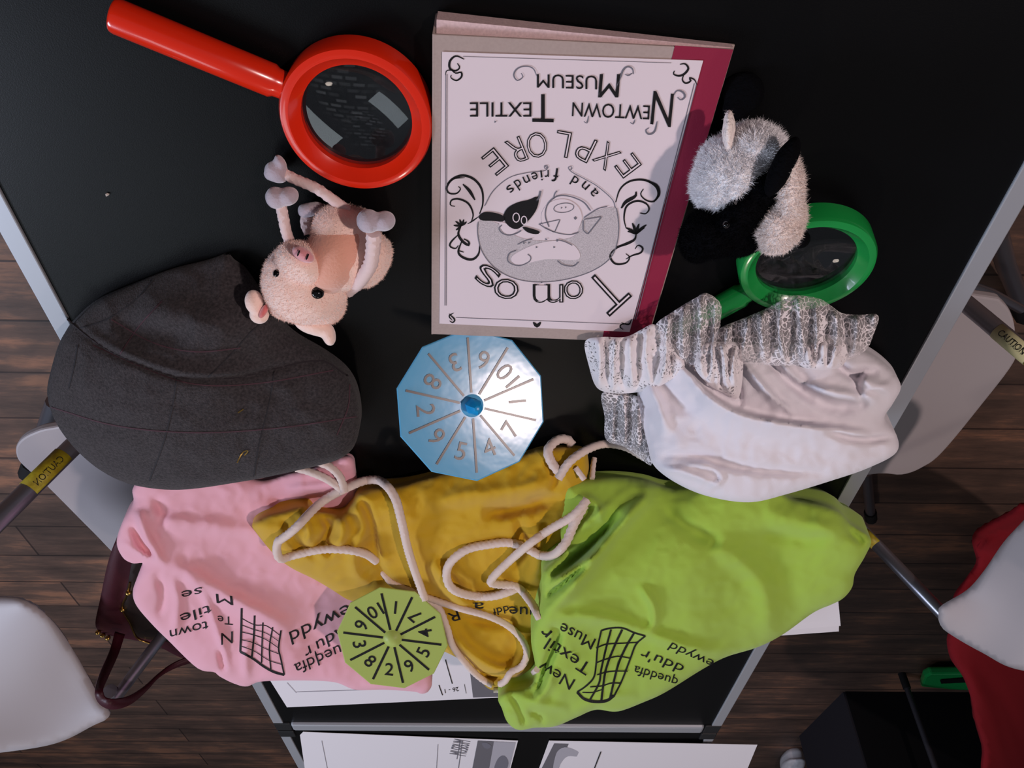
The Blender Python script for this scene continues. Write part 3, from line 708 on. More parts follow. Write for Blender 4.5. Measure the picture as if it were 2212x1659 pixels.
# corners
sw([(1003, 128), (985, 121), (972, 132), (972, 148), (984, 153), (993, 146), (988, 137)], 5); sw([(972, 148), (984, 158), (996, 156), (997, 166), (986, 174), (974, 168), (975, 162)], 4); sw([(984, 153), (966, 152), (962, 162)], 2.5)
print_obj('corner_flourish', bm, M['ink'], lb); bm = bmesh.new()
sw([(1457, 153), (1455, 160), (1466, 164), (1478, 160), (1487, 148), (1480, 138), (1469, 139)], 5); sw([(1478, 160), (1474, 172), (1481, 180), (1492, 175), (1489, 168), (1500, 172), (1506, 184)], 4)
print_obj('corner_flourish', bm, M['ink'], lb); bm = bmesh.new()
sw([(970, 678), (982, 690), (978, 697), (971, 693)], 3.5); sw([(980, 676), (970, 683), (977, 692)], 3); print_obj('corner_flourish', bm, M['ink'], lb); bm = bmesh.new()
sw([(1362, 700), (1345, 700), (1339, 706), (1346, 712)], 3); sw([(1364, 690), (1358, 701), (1342, 697)], 3)
print_obj('corner_flourish', bm, M['ink'], lb); bm = bmesh.new()
# left swirl
sw([(1036, 462), (1043, 440), (1041, 410), (1025, 388), (1000, 379), (976, 388), (965, 405), (970, 417), (986, 418), (995, 408), (990, 403)], 5.5)
sw([(965, 400), (980, 386), (1004, 384)], 3.5); sw([(1000, 398), (1014, 412), (1026, 432)], 7)
sw([(1018, 480), (1022, 462), (1012, 440), (992, 430), (976, 432), (973, 443), (983, 446)], 4.5); sw([(1034, 468), (1020, 478), (1010, 484)], 3)
for a in ((980, 487), (984, 478), (993, 474), (1002, 474), (1008, 479), (985, 497)): sw([(996, 488), ((a[0]+996)/2+1, (a[1]+488)/2), a], 5)
sw([(996, 488), (990, 505), (998, 520), (1012, 530), (1012, 522), (1002, 516)], 6); sw([(992, 505), (975, 522), (972, 532), (984, 537), (990, 530)], 4)
sw([(998, 520), (990, 545), (1004, 558), (1022, 560), (1034, 548), (1036, 530)], 5.5); sw([(990, 541), (1002, 545)], 3)
print_obj('side_flourish', bm, M['ink'], lb); bm = bmesh.new()
# right swirl
sw([(1330, 437), (1340, 408), (1362, 391), (1393, 389), (1416, 402), (1422, 420), (1412, 435), (1395, 432), (1384, 420), (1390, 408)], 5)
sw([(1390, 389), (1418, 400), (1424, 420), (1412, 437)], 5); sw([(1342, 450), (1352, 436), (1372, 424), (1374, 414)], 8)
sw([(1352, 492), (1348, 470), (1354, 445), (1376, 434), (1396, 440), (1402, 452), (1394, 462), (1382, 460)], 4.5)
for a in ((1356, 500), (1366, 482), (1380, 484), (1392, 492), (1396, 486), (1352, 492)): sw([(1374, 506), ((a[0]+1374)/2, (a[1]+506)/2-2), a], 6)
sw([(1374, 506), (1370, 518), (1350, 528), (1330, 534)], 6); sw([(1350, 528), (1326, 540), (1318, 555), (1330, 570), (1352, 568), (1360, 556), (1352, 548)], 4.5); sw([(1352, 560), (1366, 552), (1384, 546), (1388, 536), (1378, 530), (1372, 538)], 4)
print_obj('side_flourish', bm, M['ink'], lb); bm = bmesh.new()
sw([(1152, 696), (1160, 704), (1168, 696)], 8)
print_obj('edge_mark', bm, M['ink'], lb)
# disc with stippled ground
bm = bmesh.new()
low = [(1150-117+0, 478), (1032, 505), (1040, 540), (1062, 572), (1095, 595), (1135, 607), (1180, 609), (1230, 602), (1280, 585), (1316, 560), (1332, 530), (1338, 490), (1332, 450), (1300, 452), (1262, 470), (1240, 510), (1180, 520), (1120, 512), (1070, 480)]
fill_bm(bm, S, low)
print_obj('cover_ground', bm, mat('stipple_print', srgb(176, 168, 172), 0.8, var=(1500, srgb(205, 196, 200), 0.08)), lb)
bm = bmesh.new()
stroke_bm(bm, S2, [(1047, 445), (1066, 412), (1100, 384), (1140, 373), (1176, 369), (1182, 362), (1176, 358)], 1.6)
stroke_bm(bm, S2, [(1330, 450), (1322, 430), (1290, 402), (1262, 386), (1236, 372), (1230, 366)], 1.6)
stroke_bm(bm, S2, [(1033, 480), (1032, 505), (1040, 540), (1062, 572), (1095, 595), (1135, 607), (1180, 609), (1230, 602), (1280, 585), (1316, 560), (1332, 530), (1337, 490), (1332, 450)], 1.8)
print_obj('cover_disc_outline', bm, M['greyink'], lb)
# little farm animals inside the disc: black sheep face and plain pig face, drawn simply
bm = bmesh.new()
fill_bm(bm, S3, [(1163, 425), (1160, 450), (1143, 475), (1120, 494), (1104, 492), (1092, 480), (1088, 465), (1098, 448), (1120, 437), (1142, 432)])
fill_bm(bm, S3, [(1092, 470), (1075, 461), (1048, 458), (1034, 467), (1040, 476), (1064, 477), (1085, 479)]); fill_bm(bm, S3, [(1128, 490), (1142, 492), (1166, 500), (1160, 506), (1140, 502)])
print_obj('cover_sheep_face', bm, M['ink'], lb)
bm = bmesh.new(); S4 = BP(0.0021)
def oval(cx, cy, rx, ry, n=10, rot=0):
    c_, s_ = math.cos(rot), math.sin(rot)
    return [(cx+rx*math.cos(2*math.pi*i/n)*c_-ry*math.sin(2*math.pi*i/n)*s_, cy+rx*math.cos(2*math.pi*i/n)*s_+ry*math.sin(2*math.pi*i/n)*c_) for i in range(n)]
stroke_bm(bm, S4, oval(1115, 470, 7, 10), 2.2, True); stroke_bm(bm, S4, oval(1132, 476, 6, 9), 2.2, True)
fill_bm(bm, S2, [(1078, 482), (1086, 500), (1100, 506), (1114, 502), (1118, 492), (1104, 492), (1092, 482)])
fill_bm(bm, S2, oval(1213, 470, 44, 40)); fill_bm(bm, S2, [(1200, 520), (1150, 530), (1105, 555), (1120, 572), (1180, 560), (1250, 560), (1240, 530)])
print_obj('cover_pale_figures', bm, M['coverpaper'], lb)
bm = bmesh.new()
stroke_bm(bm, S3, [(1186, 490), (1178, 465), (1184, 440), (1204, 424), (1230, 424), (1260, 436), (1276, 455)], 2.6); stroke_bm(bm, S3, [(1178, 492), (1200, 502), (1230, 507), (1250, 502)], 2.2)
stroke_bm(bm, S3, oval(1218, 449, 22, 10, rot=-0.12), 1.6, True); stroke_bm(bm, S3, [(1165, 484), (1210, 474), (1198, 502), (1180, 494), (1165, 484)], 2, smooth=False)
stroke_bm(bm, S3, [(1262, 474), (1300, 468), (1270, 506), (1260, 498), (1260, 476)], 2, smooth=False); stroke_bm(bm, S3, [(1262, 470), (1290, 452), (1312, 446)], 2)
stroke_bm(bm, S3, [(1196, 430), (1199, 418), (1204, 412)], 2); stroke_bm(bm, S3, [(1168, 412), (1164, 428), (1158, 434)], 4)
for x, y in ((1213, 449), (1222, 448)): fill_bm(bm, S3, oval(x, y, 2, 3, 6))
fill_bm(bm, S3, oval(1243, 471, 4, 4, 8))
stroke_bm(bm, S3, [(1115, 541), (1100, 548), (1098, 565), (1120, 574), (1142, 566), (1147, 556), (1140, 549)], 2.2); stroke_bm(bm, S3, [(1204, 563), (1216, 572), (1238, 575), (1250, 566)], 2.2)
stroke_bm(bm, S3, [(1084, 486), (1078, 494), (1086, 504), (1100, 508), (1116, 504), (1126, 498)], 2.5)
for x, y in ((1180, 517), (1159, 534), (1197, 534), (1204, 520), (1132, 525), (1143, 524)): fill_bm(bm, S3, oval(x, y, 3, 3, 7))
stroke_bm(bm, S3, [(1118, 528), (1135, 520), (1150, 516)], 2); stroke_bm(bm, S3, [(1203, 517), (1222, 523), (1236, 530)], 2)
print_obj('cover_line_drawing', bm, M['greyink'], lb)
# lettering
def cover_text(name, items, inner=False):
    bm = bmesh.new()
    for it in items: text_bm(bm, S2, *it[:4], hv=it[4] if len(it) > 4 else None, slant=it[5] if len(it) > 5 else 0, offset=it[6] if len(it) > 6 else 0)
    o = print_obj(name, bm, M['ink'], lb)
    if inner:
        bm = bmesh.new()
        for it in items: text_bm(bm, S3, *it[:4], hv=it[4] if len(it) > 4 else None, offset=-0.030)
        print_obj(name.replace('lettering', 'lettering_fill'), bm, M['coverpaper'], lb)
DC = (1183, 488)
def glyph(ch, c, h, w, out, rot=None):              # out: letter tops point away from the middle of the disc
    u = np.array(c, float)-DC; u /= np.linalg.norm(u); u = u if out else -u
    if rot is not None: u = np.array(rot, float)/np.linalg.norm(rot)
    D = np.array([-u[1], u[0]]); b = np.array(c)-u*h/2
    return (ch, tuple(b-D*w/2), tuple(b+D*w/2), h, tuple(u))
cover_text('cover_lettering', [('M', (1340, 160), (1296, 160), 52, (-.08, 1)), ('USEUM', (1290, 164), (1160, 160), 30, (0, 1)),
    ('N', (1456, 203), (1412, 196), 74, (-.10, 1)), ('EWTOWN', (1404, 228), (1237, 221), 31, (-.05, 1)), ('T', (1196, 204), (1150, 203), 62, (0, 1)), ('EXTILE', (1148, 221), (1015, 221), 32, (0, 1))])
cover_text('cover_script_lettering', [glyph('a', (1280, 418), 24, 15, False), glyph('n', (1262, 404), 24, 14, False), glyph('d', (1241, 392), 22, 14, False),
    glyph('f', (1200, 378), 30, 13, False), glyph('r', (1181, 379), 24, 9, False), glyph('i', (1170, 380), 24, 4, False), glyph('e', (1156, 384), 24, 13, False), glyph('n', (1139, 391), 24, 13, False), glyph('d', (1121, 399), 24, 13, False), glyph('s', (1105, 411), 24, 13, False)])
cover_text('cover_big_lettering', [glyph('E', (1356, 358), 52, 34, False), glyph('X', (1310, 338), 54, 42, False), glyph('P', (1264, 322), 56, 34, False), glyph('L', (1215, 312), 58, 32, False), glyph('O', (1160, 314), 56, 44, False), glyph('R', (1116, 326), 56, 36, False), glyph('E', (1070, 350), 54, 36, False)], inner=True)
cover_text('cover_title_lettering', [glyph('T', (1312, 630), 92, 66, True), glyph('o', (1241, 637), 62, 42, True, (.2, 1)), glyph('m', (1184, 645), 62, 66, True, (.0, 1)), glyph('o', (1092, 636), 66, 54, True, (-.15, 1)), glyph('s', (1046, 606), 66, 48, True, (-.6, 1))], inner=True)
bm = bmesh.new()
for p, w in (([(1369, 160), (1366, 148), (1355, 144), (1346, 152), (1340, 168), (1332, 188)], 4), ([(1350, 160), (1358, 163), (1366, 158)], 3), ([(1160, 164), (1152, 148), (1136, 143), (1118, 148), (1110, 162), (1118, 174), (1130, 166), (1126, 158)], 3),
             ([(1456, 205), (1462, 196), (1474, 198), (1480, 208), (1472, 216), (1464, 210)], 4), ([(1420, 262), (1414, 284), (1402, 290), (1395, 282), (1402, 276)], 4), ([(1298, 196), (1294, 206), (1302, 210)], 2.5),
             ([(1372, 258), (1368, 268), (1362, 264)], 2.5), ([(1272, 250), (1268, 266), (1262, 262)], 2.5)):
    stroke_bm(bm, S2, p, w, taper=True); print_obj('lettering_curl', bm, M['greyink'], lb); bm = bmesh.new()
fill_bm(bm, S2, oval(1070, 263, 3, 3, 8))
for a in ((1163, 615), (1170, 610), (1178, 615)): fill_bm(bm, S2, oval(*a, 3, 2, 6))
for a in ((1180, 361), (1232, 363)): stroke_bm(bm, S2, oval(*a, 4, 4), 1.6, True)
print_obj('lettering_dots', bm, M['greyink'], lb)

# ---------------------------------------------------------------- number spinners
M['bluetop'] = mat('sky_blue_plastic', srgb(96, 176, 220), 0.17, spec=0.38, bump=(28, 0.12, 0.002))
M['bluepeg'] = mat('blue_peg', srgb(10, 150, 214), 0.3)
M['limetop'] = mat('pale_green_plastic', srgb(172, 190, 98), 0.45, spec=0.3)
M['copperpaint'] = mat('worn_number_paint', srgb(52, 36, 42), 0.3, spec=0.5)
DIG = (1, 7, 4, 5, 9, 2, 8, 3, 6, 10)
def rotm(ax_, ay_):
    return Matrix.Rotation(ax_, 3, 'X')@Matrix.Rotation(ay_, 3, 'Y')
def spinner(root, c, Mx, R, rot, body, pegm, inkm, digits, groove, peg, d0):
    c = Vector(c)
    loc = lambda x, y, z: c+Mx@Vector((x, y, z))
    V = [(R*math.cos(rot-i*math.pi/5), R*math.sin(rot-i*math.pi/5)) for i in range(10)]
    th = 0.0022; bm = bmesh.new(); prof = [(0.97, -th), (1.0, -th*0.5), (0.985, 0.0)]
    rings = [[bm.verts.new(loc(x*k, y*k, z)) for x, y in V] for k, z in prof]
    bm.faces.new(rings[0][::-1]); bm.faces.new(rings[-1])
    for i in range(2):
        for k in range(10): j = (k+1) % 10; bm.faces.new((rings[i][k], rings[i][j], rings[i+1][j], rings[i+1][k]))
    disc = bm_obj('number_disc', bm, body, root, False); bevel(disc, 0.0006, 2)
    hgt = 0.0009 if groove else 0.0004
    bm = bmesh.new(); w = R*(0.015 if groove else 0.021)
    for x, y in V:
        u = Vector((x, y, 0)).normalized(); n = Vector((-u.y, u.x, 0)); a, b = R*0.17, R*0.88
        q = [u*a-n*w, u*b-n*w, u*b+n*w, u*a+n*w]
        lo = [bm.verts.new(c+Mx@(p+Vector((0, 0, 0)))) for p in q]; hi = [bm.verts.new(c+Mx@(p*1.0-Vector((0, 0, 0))+Vector((0, 0, hgt)))) for p in q]
        bm.faces.new(hi)
        for k in range(4): j = (k+1) % 4; bm.faces.new((lo[k], lo[j], hi[j], hi[k]))
    bm_obj('divider_lines', bm, inkm, disc, False)
    bm = bmesh.new()
    for i, dg in enumerate(digits):
        am = rot-(i+0.5)*math.pi/5+d0*math.pi/5; rad = R*0.60; u = Vector((math.cos(am), math.sin(am), 0))
        upv = -u; right = Vector((upv.y, -upv.x, 0))
        vs, fs = letters(dg, 0.0 if groove else 0.008); xs = [v[0] for v in vs]; mx = (min(xs)+max(xs))/2; s = R*0.24/CAP
        top = [bm.verts.new(c+Mx@(u*rad+right*(v[0]-mx)*s+upv*(v[1]-0.35)*s+Vector((0, 0, hgt)))) for v in vs]
        for f in fs: bm.faces.new([top[k] for k in f])
    ext_ = [f for f in bm.faces]; bmesh.ops.recalc_face_normals(bm, faces=ext_)
    r = bmesh.ops.extrude_face_region(bm, geom=ext_)
    nv = [g for g in r['geom'] if isinstance(g, bmesh.types.BMVert)]; bmesh.ops.translate(bm, verts=nv, vec=Mx@Vector((0, 0, -hgt*0.98)))
    bmesh.ops.recalc_face_normals(bm, faces=bm.faces)
    bm_obj('numbers', bm, inkm, disc, False)
    if peg == 'blue':
        lathe('hub', [(0, .0020), (R*0.09, .0018), (R*0.13, .0009), (R*0.15, 0)], c, Mx@Vector((0, 0, 1)), body, disc, 32)
        pr = [(0.0, 0.026), (0.0030, 0.025), (0.0064, 0.020), (0.0082, 0.012), (0.0080, 0.004), (0.0076, 0.0), (0.0066, -0.008), (0.0055, -0.02), (0.003, -0.036), (0, -0.040)]
        lathe('peg', pr, c, Mx@Vector((0, 0, 1)), pegm, root, 6)
    else:
        lathe('peg', [(0, .0055), (.003, .0052), (.0062, .004), (.0085, .0022), (.0105, .0008), (.0112, 0), (.006, -.003), (.005, -.02), (0, -.034)], c, Mx@Vector((0, 0, 1)), pegm, root, 32)
    return root
cb = W(1020, 876.3, 0.0505)
sp = thing('number_spinner', 'sky-blue ten-sided number spinner tilted below the book with blue peg', 'spinner', cb, 'number spinners')
spinner(sp, cb, rotm(.714, -.240), 0.0752, -.238, M['bluetop'], M['bluepeg'], M['copperpaint'], [str(d) for d in DIG], True, 'blue', 6)
cg = W(847.6, 1379.5, 0.1175)
sg = thing('number_spinner', 'pale green ten-sided number spinner leaning on the pink and mustard bags', 'spinner', cg, 'number spinners')
spinner(sg, cg, rotm(.620, .029), 0.0699, -.109, M['limetop'], M['limetop'], M['ink'], [str(d) for d in DIG], False, 'green', 8)
# ---------------------------------------------------------------- cloth materials
def cloth(name, col, rough=0.85, weave=1500, st=0.25, var=None, transl=0.0, sheen=0.15):
    m = mat(name, col, rough, spec=0.25, sheen=sheen, bump=(weave, st, 0.0004), var=var)
    if transl:
        nt = m.node_tree; b = nt.nodes['Principled BSDF']; out = nt.nodes['Material Output']
        t = nt.nodes.new('ShaderNodeBsdfTranslucent'); t.inputs[0].default_value = (*col, 1); mx = nt.nodes.new('ShaderNodeMixShader'); mx.inputs[0].default_value = transl
        nt.links.new(b.outputs[0], mx.inputs[1]); nt.links.new(t.outputs[0], mx.inputs[2]); nt.links.new(mx.outputs[0], out.inputs[0])
    return m
M['pinkcloth'] = cloth('pink_cotton', srgb(232, 170, 183))
M['mustard'] = cloth('mustard_cotton', srgb(198, 156, 20))
M['lime'] = cloth('lime_green_cotton', srgb(160, 192, 68))
M['whitecloth'] = cloth('white_cotton', srgb(228, 222, 228))
M['rope'] = mat('cotton_cord', srgb(226, 206, 196), 0.9, spec=0.2, bump=(900, 0.4, 0.0005))
M['tweed'] = mat('charcoal_tweed', srgb(46, 43, 45), 0.95, spec=0.1, sheen=0.08, bump=(700, 0.7, 0.0012), var=(420, srgb(68, 63, 65), 0.16))
def lace_mat(name, dens, scale):
    m = bpy.data.materials.new(name); m.use_nodes = True; nt = m.node_tree; b = nt.nodes['Principled BSDF']; N = nt.nodes.new; L = nt.links.new
    b.inputs['Base Color'].default_value = (*srgb(232, 224, 226), 1); b.inputs['Roughness'].default_value = 0.8
    tc = N('ShaderNodeTexCoord'); nz = N('ShaderNodeTexNoise'); nz.inputs['Scale'].default_value = 90; nz.inputs['Detail'].default_value = 2
    L(tc.outputs['Object'], nz.inputs['Vector'])
    ad = N('ShaderNodeVectorMath'); ad.operation = 'MULTIPLY_ADD'; ad.inputs[1].default_value = (0.006, 0.006, 0.006); L(nz.outputs['Color'], ad.inputs[0]); L(tc.outputs['Object'], ad.inputs[2])
    v = N('ShaderNodeTexVoronoi'); v.feature = 'DISTANCE_TO_EDGE'; v.inputs['Scale'].default_value = scale; L(ad.outputs[0], v.inputs['Vector'])
    n2 = N('ShaderNodeTexNoise'); n2.inputs['Scale'].default_value = 55; n2.inputs['Detail'].default_value = 1; L(tc.outputs['Object'], n2.inputs['Vector'])
    th = N('ShaderNodeMapRange'); th.inputs[1].default_value = 0.45; th.inputs[2].default_value = 0.66; th.inputs[3].default_value = dens; th.inputs[4].default_value = dens*3.2; L(n2.outputs['Fac'], th.inputs[0])
    c = N('ShaderNodeMath'); c.operation = 'LESS_THAN'; L(v.outputs['Distance'], c.inputs[0]); L(th.outputs[0], c.inputs[1])
    mm = N('ShaderNodeMath'); mm.operation = 'MAXIMUM'; mm.inputs[1].default_value = 0.30; L(c.outputs[0], mm.inputs[0]); L(mm.outputs[0], b.inputs['Alpha']); return m
M['lace'] = lace_mat('white_lace', 0.040, 200)
M['denselace'] = lace_mat('gathered_lace', 0.20, 260)

# ---------------------------------------------------------------- drawstring bags
pinkR = Relief([(288, 1053, .03), (288, 1086, .035), (265, 1126, .045), (252, 1171, .05), (265, 1204, .05), (287, 1217, .05), (309, 1217, .055), (298, 1244, .06), (287, 1277, .065), (294, 1307, .07), (327, 1347, .072), (364, 1384, .075), (426, 1443, .085), (463, 1452, .088), (474, 1461, .088), (504, 1476, .09), (533, 1483, .09), (566, 1472, .09), (658, 1470, .09), (724, 1474, .09), (768, 1490, .09), (830, 1490, .09), (894, 1494, .09), (912, 1499, .09), (928, 1490, .088), (931, 1460, .08), (900, 1330, .04), (860, 1250, .025), (790, 1180, .015), (778, 1100, .012), (768, 1027, .015), (761, 990, .012), (731, 988, .012), (676, 1012, .012), (636, 1020, .012), (570, 1038, .012), (520, 1030, .015), (430, 1020, .02), (330, 1025, .025)],
    ctrl=[(480, 1180, .035), (600, 1330, .055), (700, 1400, .06), (420, 1330, .06)], bulge=0.016, R=60, wr=(0.0034, 50), step=6,
    folds=[([(356, 1215), (420, 1248), (496, 1292), (575, 1332), (630, 1362)], 20, .014), ([(300, 1115), (420, 1135), (560, 1150), (640, 1160)], 18, .006), ([(296, 1100), (318, 1160), (345, 1205), (360, 1222)], 10, .010),
           ([(283, 1135), (305, 1175), (335, 1208)], 7, -.012), ([(262, 1172), (300, 1192), (345, 1210)], 8, .006), ([(400, 1240), (440, 1285), (474, 1372), (498, 1460)], 8, .006), ([(370, 1240), (385, 1300), (378, 1370)], 10, .006), ([(340, 1235), (352, 1290), (340, 1335)], 9, -.006),
           ([(536, 1380), (530, 1430), (536, 1470)], 9, .006), ([(474, 1400), (484, 1450)], 6, -.008), ([(620, 1060), (690, 1050), (750, 1042)], 12, .006), ([(560, 1075), (640, 1080), (700, 1070)], 14, -.005), ([(330, 1070), (350, 1110), (330, 1140)], 12, -.006), ([(780, 1478), (850, 1484), (910, 1478)], 8, .006)])
yelR = Relief([(545, 1132, .05), (574, 1114, .048), (614, 1103, .045), (654, 1093, .042), (683, 1104, .04), (737, 1107, .038), (760, 1085, .034), (780, 1062, .03), (863, 1047, .022), (954, 1020, .012), (1060, 995, .008), (1135, 977, .006), (1171, 966, .005), (1220, 964, .005), (1261, 970, .006), (1272, 1010, .015), (1260, 1080, .03), (1235, 1150, .045), (1210, 1250, .065), (1195, 1350, .085), (1175, 1420, .10), (1140, 1462, .115), (1099, 1489, .125), (1075, 1492, .122), (1050, 1484, .12), (1019, 1443, .11), (968, 1411, .10), (905, 1388, .078), (850, 1340, .062), (790, 1306, .056), (751, 1295, .055), (722, 1277, .055), (680, 1252, .055), (628, 1226, .055), (592, 1197, .053), (556, 1154, .05)],
    ctrl=[(1000, 1150, .04), (1080, 1250, .06), (700, 1170, .05), (850, 1150, .035)], bulge=0.030, R=60, wr=(0.0034, 40), step=6,
    folds=[([(772, 1066), (800, 1118), (809, 1176), (824, 1230), (850, 1262), (900, 1285)], 26, -.009, 'step'), ([(787, 1049), (768, 1090), (787, 1140), (764, 1195), (770, 1240), (800, 1262)], 12, .009),
           ([(690, 1110), (710, 1140), (698, 1176), (720, 1200)], 10, -.013), ([(735, 1112), (740, 1150), (728, 1190)], 12, .010), ([(650, 1110), (668, 1150), (655, 1180)], 8, .007), ([(612, 1120), (640, 1170), (690, 1210)], 9, -.006), ([(1040, 1108), (1110, 1100), (1210, 1072)], 16, -.013), ([(900, 1100), (1000, 1075), (1150, 1050), (1250, 1015)], 20, .007),
           ([(929, 1205), (965, 1260), (1010, 1310)], 16, .010), ([(960, 1230), (990, 1270), (1030, 1300)], 8, -.008), ([(1120, 1120), (1130, 1180), (1110, 1230)], 10, -.007), ([(1160, 1130), (1165, 1200), (1150, 1260)], 12, .008), ([(962, 1320), (985, 1380), (1040, 1430), (1098, 1448), (1132, 1418), (1140, 1370)], 14, .014), ([(975, 1400), (1010, 1430), (1060, 1462), (1120, 1458)], 7, -.014),
           ([(1000, 1330), (1060, 1345), (1120, 1340)], 12, -.008), ([(1180, 990), (1200, 1020), (1195, 1060)], 9, -.008), ([(830, 1080), (900, 1150), (930, 1210)], 30, .006), ([(1060, 1490), (1085, 1465), (1140, 1440)], 6, .008)])
grnR = Relief([(1217, 1048, .03), (1263, 1035, .024), (1326, 1029, .02), (1390, 1036, .02), (1454, 1054, .024), (1560, 1040, .03), (1660, 1050, .035), (1708, 1077, .04), (1772, 1090, .045), (1812, 1106, .05), (1838, 1134, .055), (1881, 1163, .06), (1870, 1199, .07), (1847, 1239, .076), (1841, 1268, .08), (1822, 1292, .085), (1796, 1306, .088), (1756, 1324, .09), (1692, 1370, .10), (1637, 1398, .11), (1569, 1419, .12), (1517, 1446, .13), (1438, 1495, .142), (1390, 1517, .148), (1334, 1537, .152), (1287, 1533, .155), (1247, 1549, .158), (1199, 1569, .16), (1155, 1572, .163), (1120, 1577, .165), (1096, 1560, .162), (1084, 1530, .158), (1076, 1510, .155), (1092, 1496, .152), (1120, 1490, .15), (1146, 1482, .148), (1158, 1462, .144), (1155, 1430, .14), (1147, 1378, .13), (1160, 1330, .123), (1171, 1286, .115), (1171, 1239, .105), (1195, 1210, .095), (1213, 1190, .085), (1211, 1150, .065), (1214, 1099, .045)],
    ctrl=[(1500, 1220, .085), (1350, 1400, .12), (1650, 1200, .06), (1400, 1120, .05)], bulge=0.030, R=90, wr=(0.0034, 55), step=6.5,
    folds=[([(1386, 1036), (1398, 1072), (1358, 1115), (1318, 1159), (1255, 1247), (1200, 1305), (1163, 1345)], 16, .013), ([(1345, 1110), (1290, 1165), (1230, 1215), (1190, 1245)], 9, -.016), ([(1330, 1080), (1280, 1120), (1230, 1170)], 10, .006), ([(1300, 1190), (1250, 1225), (1185, 1268)], 7, .009), ([(1270, 1215), (1215, 1262), (1180, 1290)], 6, -.009), ([(1250, 1070), (1290, 1090), (1300, 1130)], 10, .006),
           ([(1537, 1180), (1620, 1225), (1655, 1290), (1660, 1378)], 26, .010), ([(1382, 1262), (1412, 1310), (1412, 1350), (1395, 1362)], 9, .007), ([(1163, 1346), (1239, 1330), (1330, 1342), (1400, 1368), (1497, 1400), (1590, 1406)], 14, .008), ([(1418, 1078), (1470, 1131), (1560, 1175)], 16, -.006), ([(1650, 1110), (1740, 1135), (1830, 1150)], 20, .006), ([(1640, 1150), (1720, 1165), (1800, 1160)], 14, -.005),
           ([(1188, 1350), (1206, 1372), (1180, 1440), (1163, 1500)], 8, -.014), ([(1200, 1440), (1170, 1500), (1150, 1520)], 12, .008), ([(1100, 1500), (1120, 1530), (1135, 1570)], 5, -.010), ([(1120, 1500), (1160, 1520), (1230, 1530)], 10, .006), ([(1140, 1535), (1170, 1550), (1165, 1572)], 5, -.007), ([(1088, 1530), (1105, 1545)], 4, .006), ([(1832, 1134), (1850, 1158), (1868, 1178)], 9, -.008), ([(1240, 1540), (1300, 1510), (1380, 1500)], 12, .005)])
RELS = [pinkR, yelR, grnR]
def bag(name_label, R, m, loc):
    t = thing('drawstring_bag', name_label, 'bag', loc, 'drawstring bags'); R.build('cloth_body', m, t); return t
bp_ = bag('pink cotton drawstring bag tucked under the grey flat cap', pinkR, M['pinkcloth'], W(550, 1150, 0))
by_ = bag('mustard yellow cotton drawstring bag between the pink and the lime green bags', yelR, M['mustard'], W(950, 1120, 0))
bg_ = bag('lime green cotton drawstring bag below the white bonnet', grnR, M['lime'], W(1500, 1150, 0))

# printed emblems and words
def SR(R, e=0.0011): return lambda q: R.pts(q, e)
def words(parent, R, items, name='printed_lettering'):
    for it in items:
        bm = bmesh.new(); text_bm(bm, SR(R), it[0], it[1], it[2], it[3], offset=it[4] if len(it) > 4 else 0.0, hv=it[5] if len(it) > 5 else None)
        print_obj(name, bm, M['ink'], parent)
words(bp_, pinkR, [('Newydd', (790, 1286), (624, 1366), 29, 0, (.25, .97)), ("Adu'r", (748, 1347), (655, 1402), 26, 0, (.3, .95)), ('Queddfa', (765, 1378), (634, 1436), 25, 0, (.3, .95)),
    ('N', (503, 1364), (478, 1368), 26, 0, (0, 1)), ('Te', (502, 1333), (470, 1330), 18, 0, (.05, 1)), ('town', (449, 1341), (366, 1362), 22, 0, (.1, 1)),
    ('tile', (455, 1306), (388, 1328), 22, 0, (.2, .98)), ('M', (502, 1288), (466, 1283), 20, 0, (0.1, 1)), ('se', (436, 1268), (392, 1278), 20, 0, (0, 1))])
words(by_, yelR, [('que', (1163, 1313), (1100, 1310), 24, 0, (0, 1)), ('ddf', (1098, 1308), (1062, 1316), 16), ('a', (1045, 1302), (1022, 1302), 20), ('R', (988, 1318), (966, 1326), 22), ('n', (1090, 1255), (1062, 1262), 18)])
words(bg_, grnR, [('New', (1243, 1469), (1172, 1427), 26), ('Textil', (1280, 1437), (1188, 1378), 28), ('Muse', (1288, 1381), (1215, 1345), 26), ('r', (1194, 1365), (1182, 1352), 30),
    ('queddfa', (1466, 1466), (1372, 1438), 20, 0, (-.3, .95)), ("ddu'r", (1480, 1438), (1390, 1403), 22, 0, (-.5, .87)), ('ewydd', (1545, 1428), (1452, 1388), 20, 0, (-.6, .8))])
def emblem(parent, R, lines):
    bm = bmesh.new()
    for p, w in lines: stroke_bm(bm, SR(R, 0.0013), p, w)
    print_obj('printed_emblem', bm, M['ink'], parent)
emblem(bp_, pinkR, [([(522, 1314), (521, 1360), (519, 1408)], 4.5), ([(550, 1330), (548, 1380), (544, 1420)], 4), ([(568, 1345), (566, 1390), (565, 1432)], 3), ([(589, 1355), (582, 1400), (585, 1446)], 3), ([(607, 1362), (602, 1400), (606, 1420), (614, 1458)], 3.5),
    ([(519, 1408), (545, 1422), (570, 1440), (592, 1452), (614, 1458)], 5), ([(522, 1336), (550, 1350), (575, 1352), (604, 1372)], 1.6), ([(521, 1365), (548, 1372), (575, 1382), (602, 1400)], 1.6), ([(520, 1382), (546, 1388), (575, 1402), (606, 1414)], 1.6), ([(520, 1396), (548, 1406), (580, 1426), (610, 1436)], 1.6), ([(521, 1350), (548, 1360), (575, 1368), (602, 1385)], 1.4)])
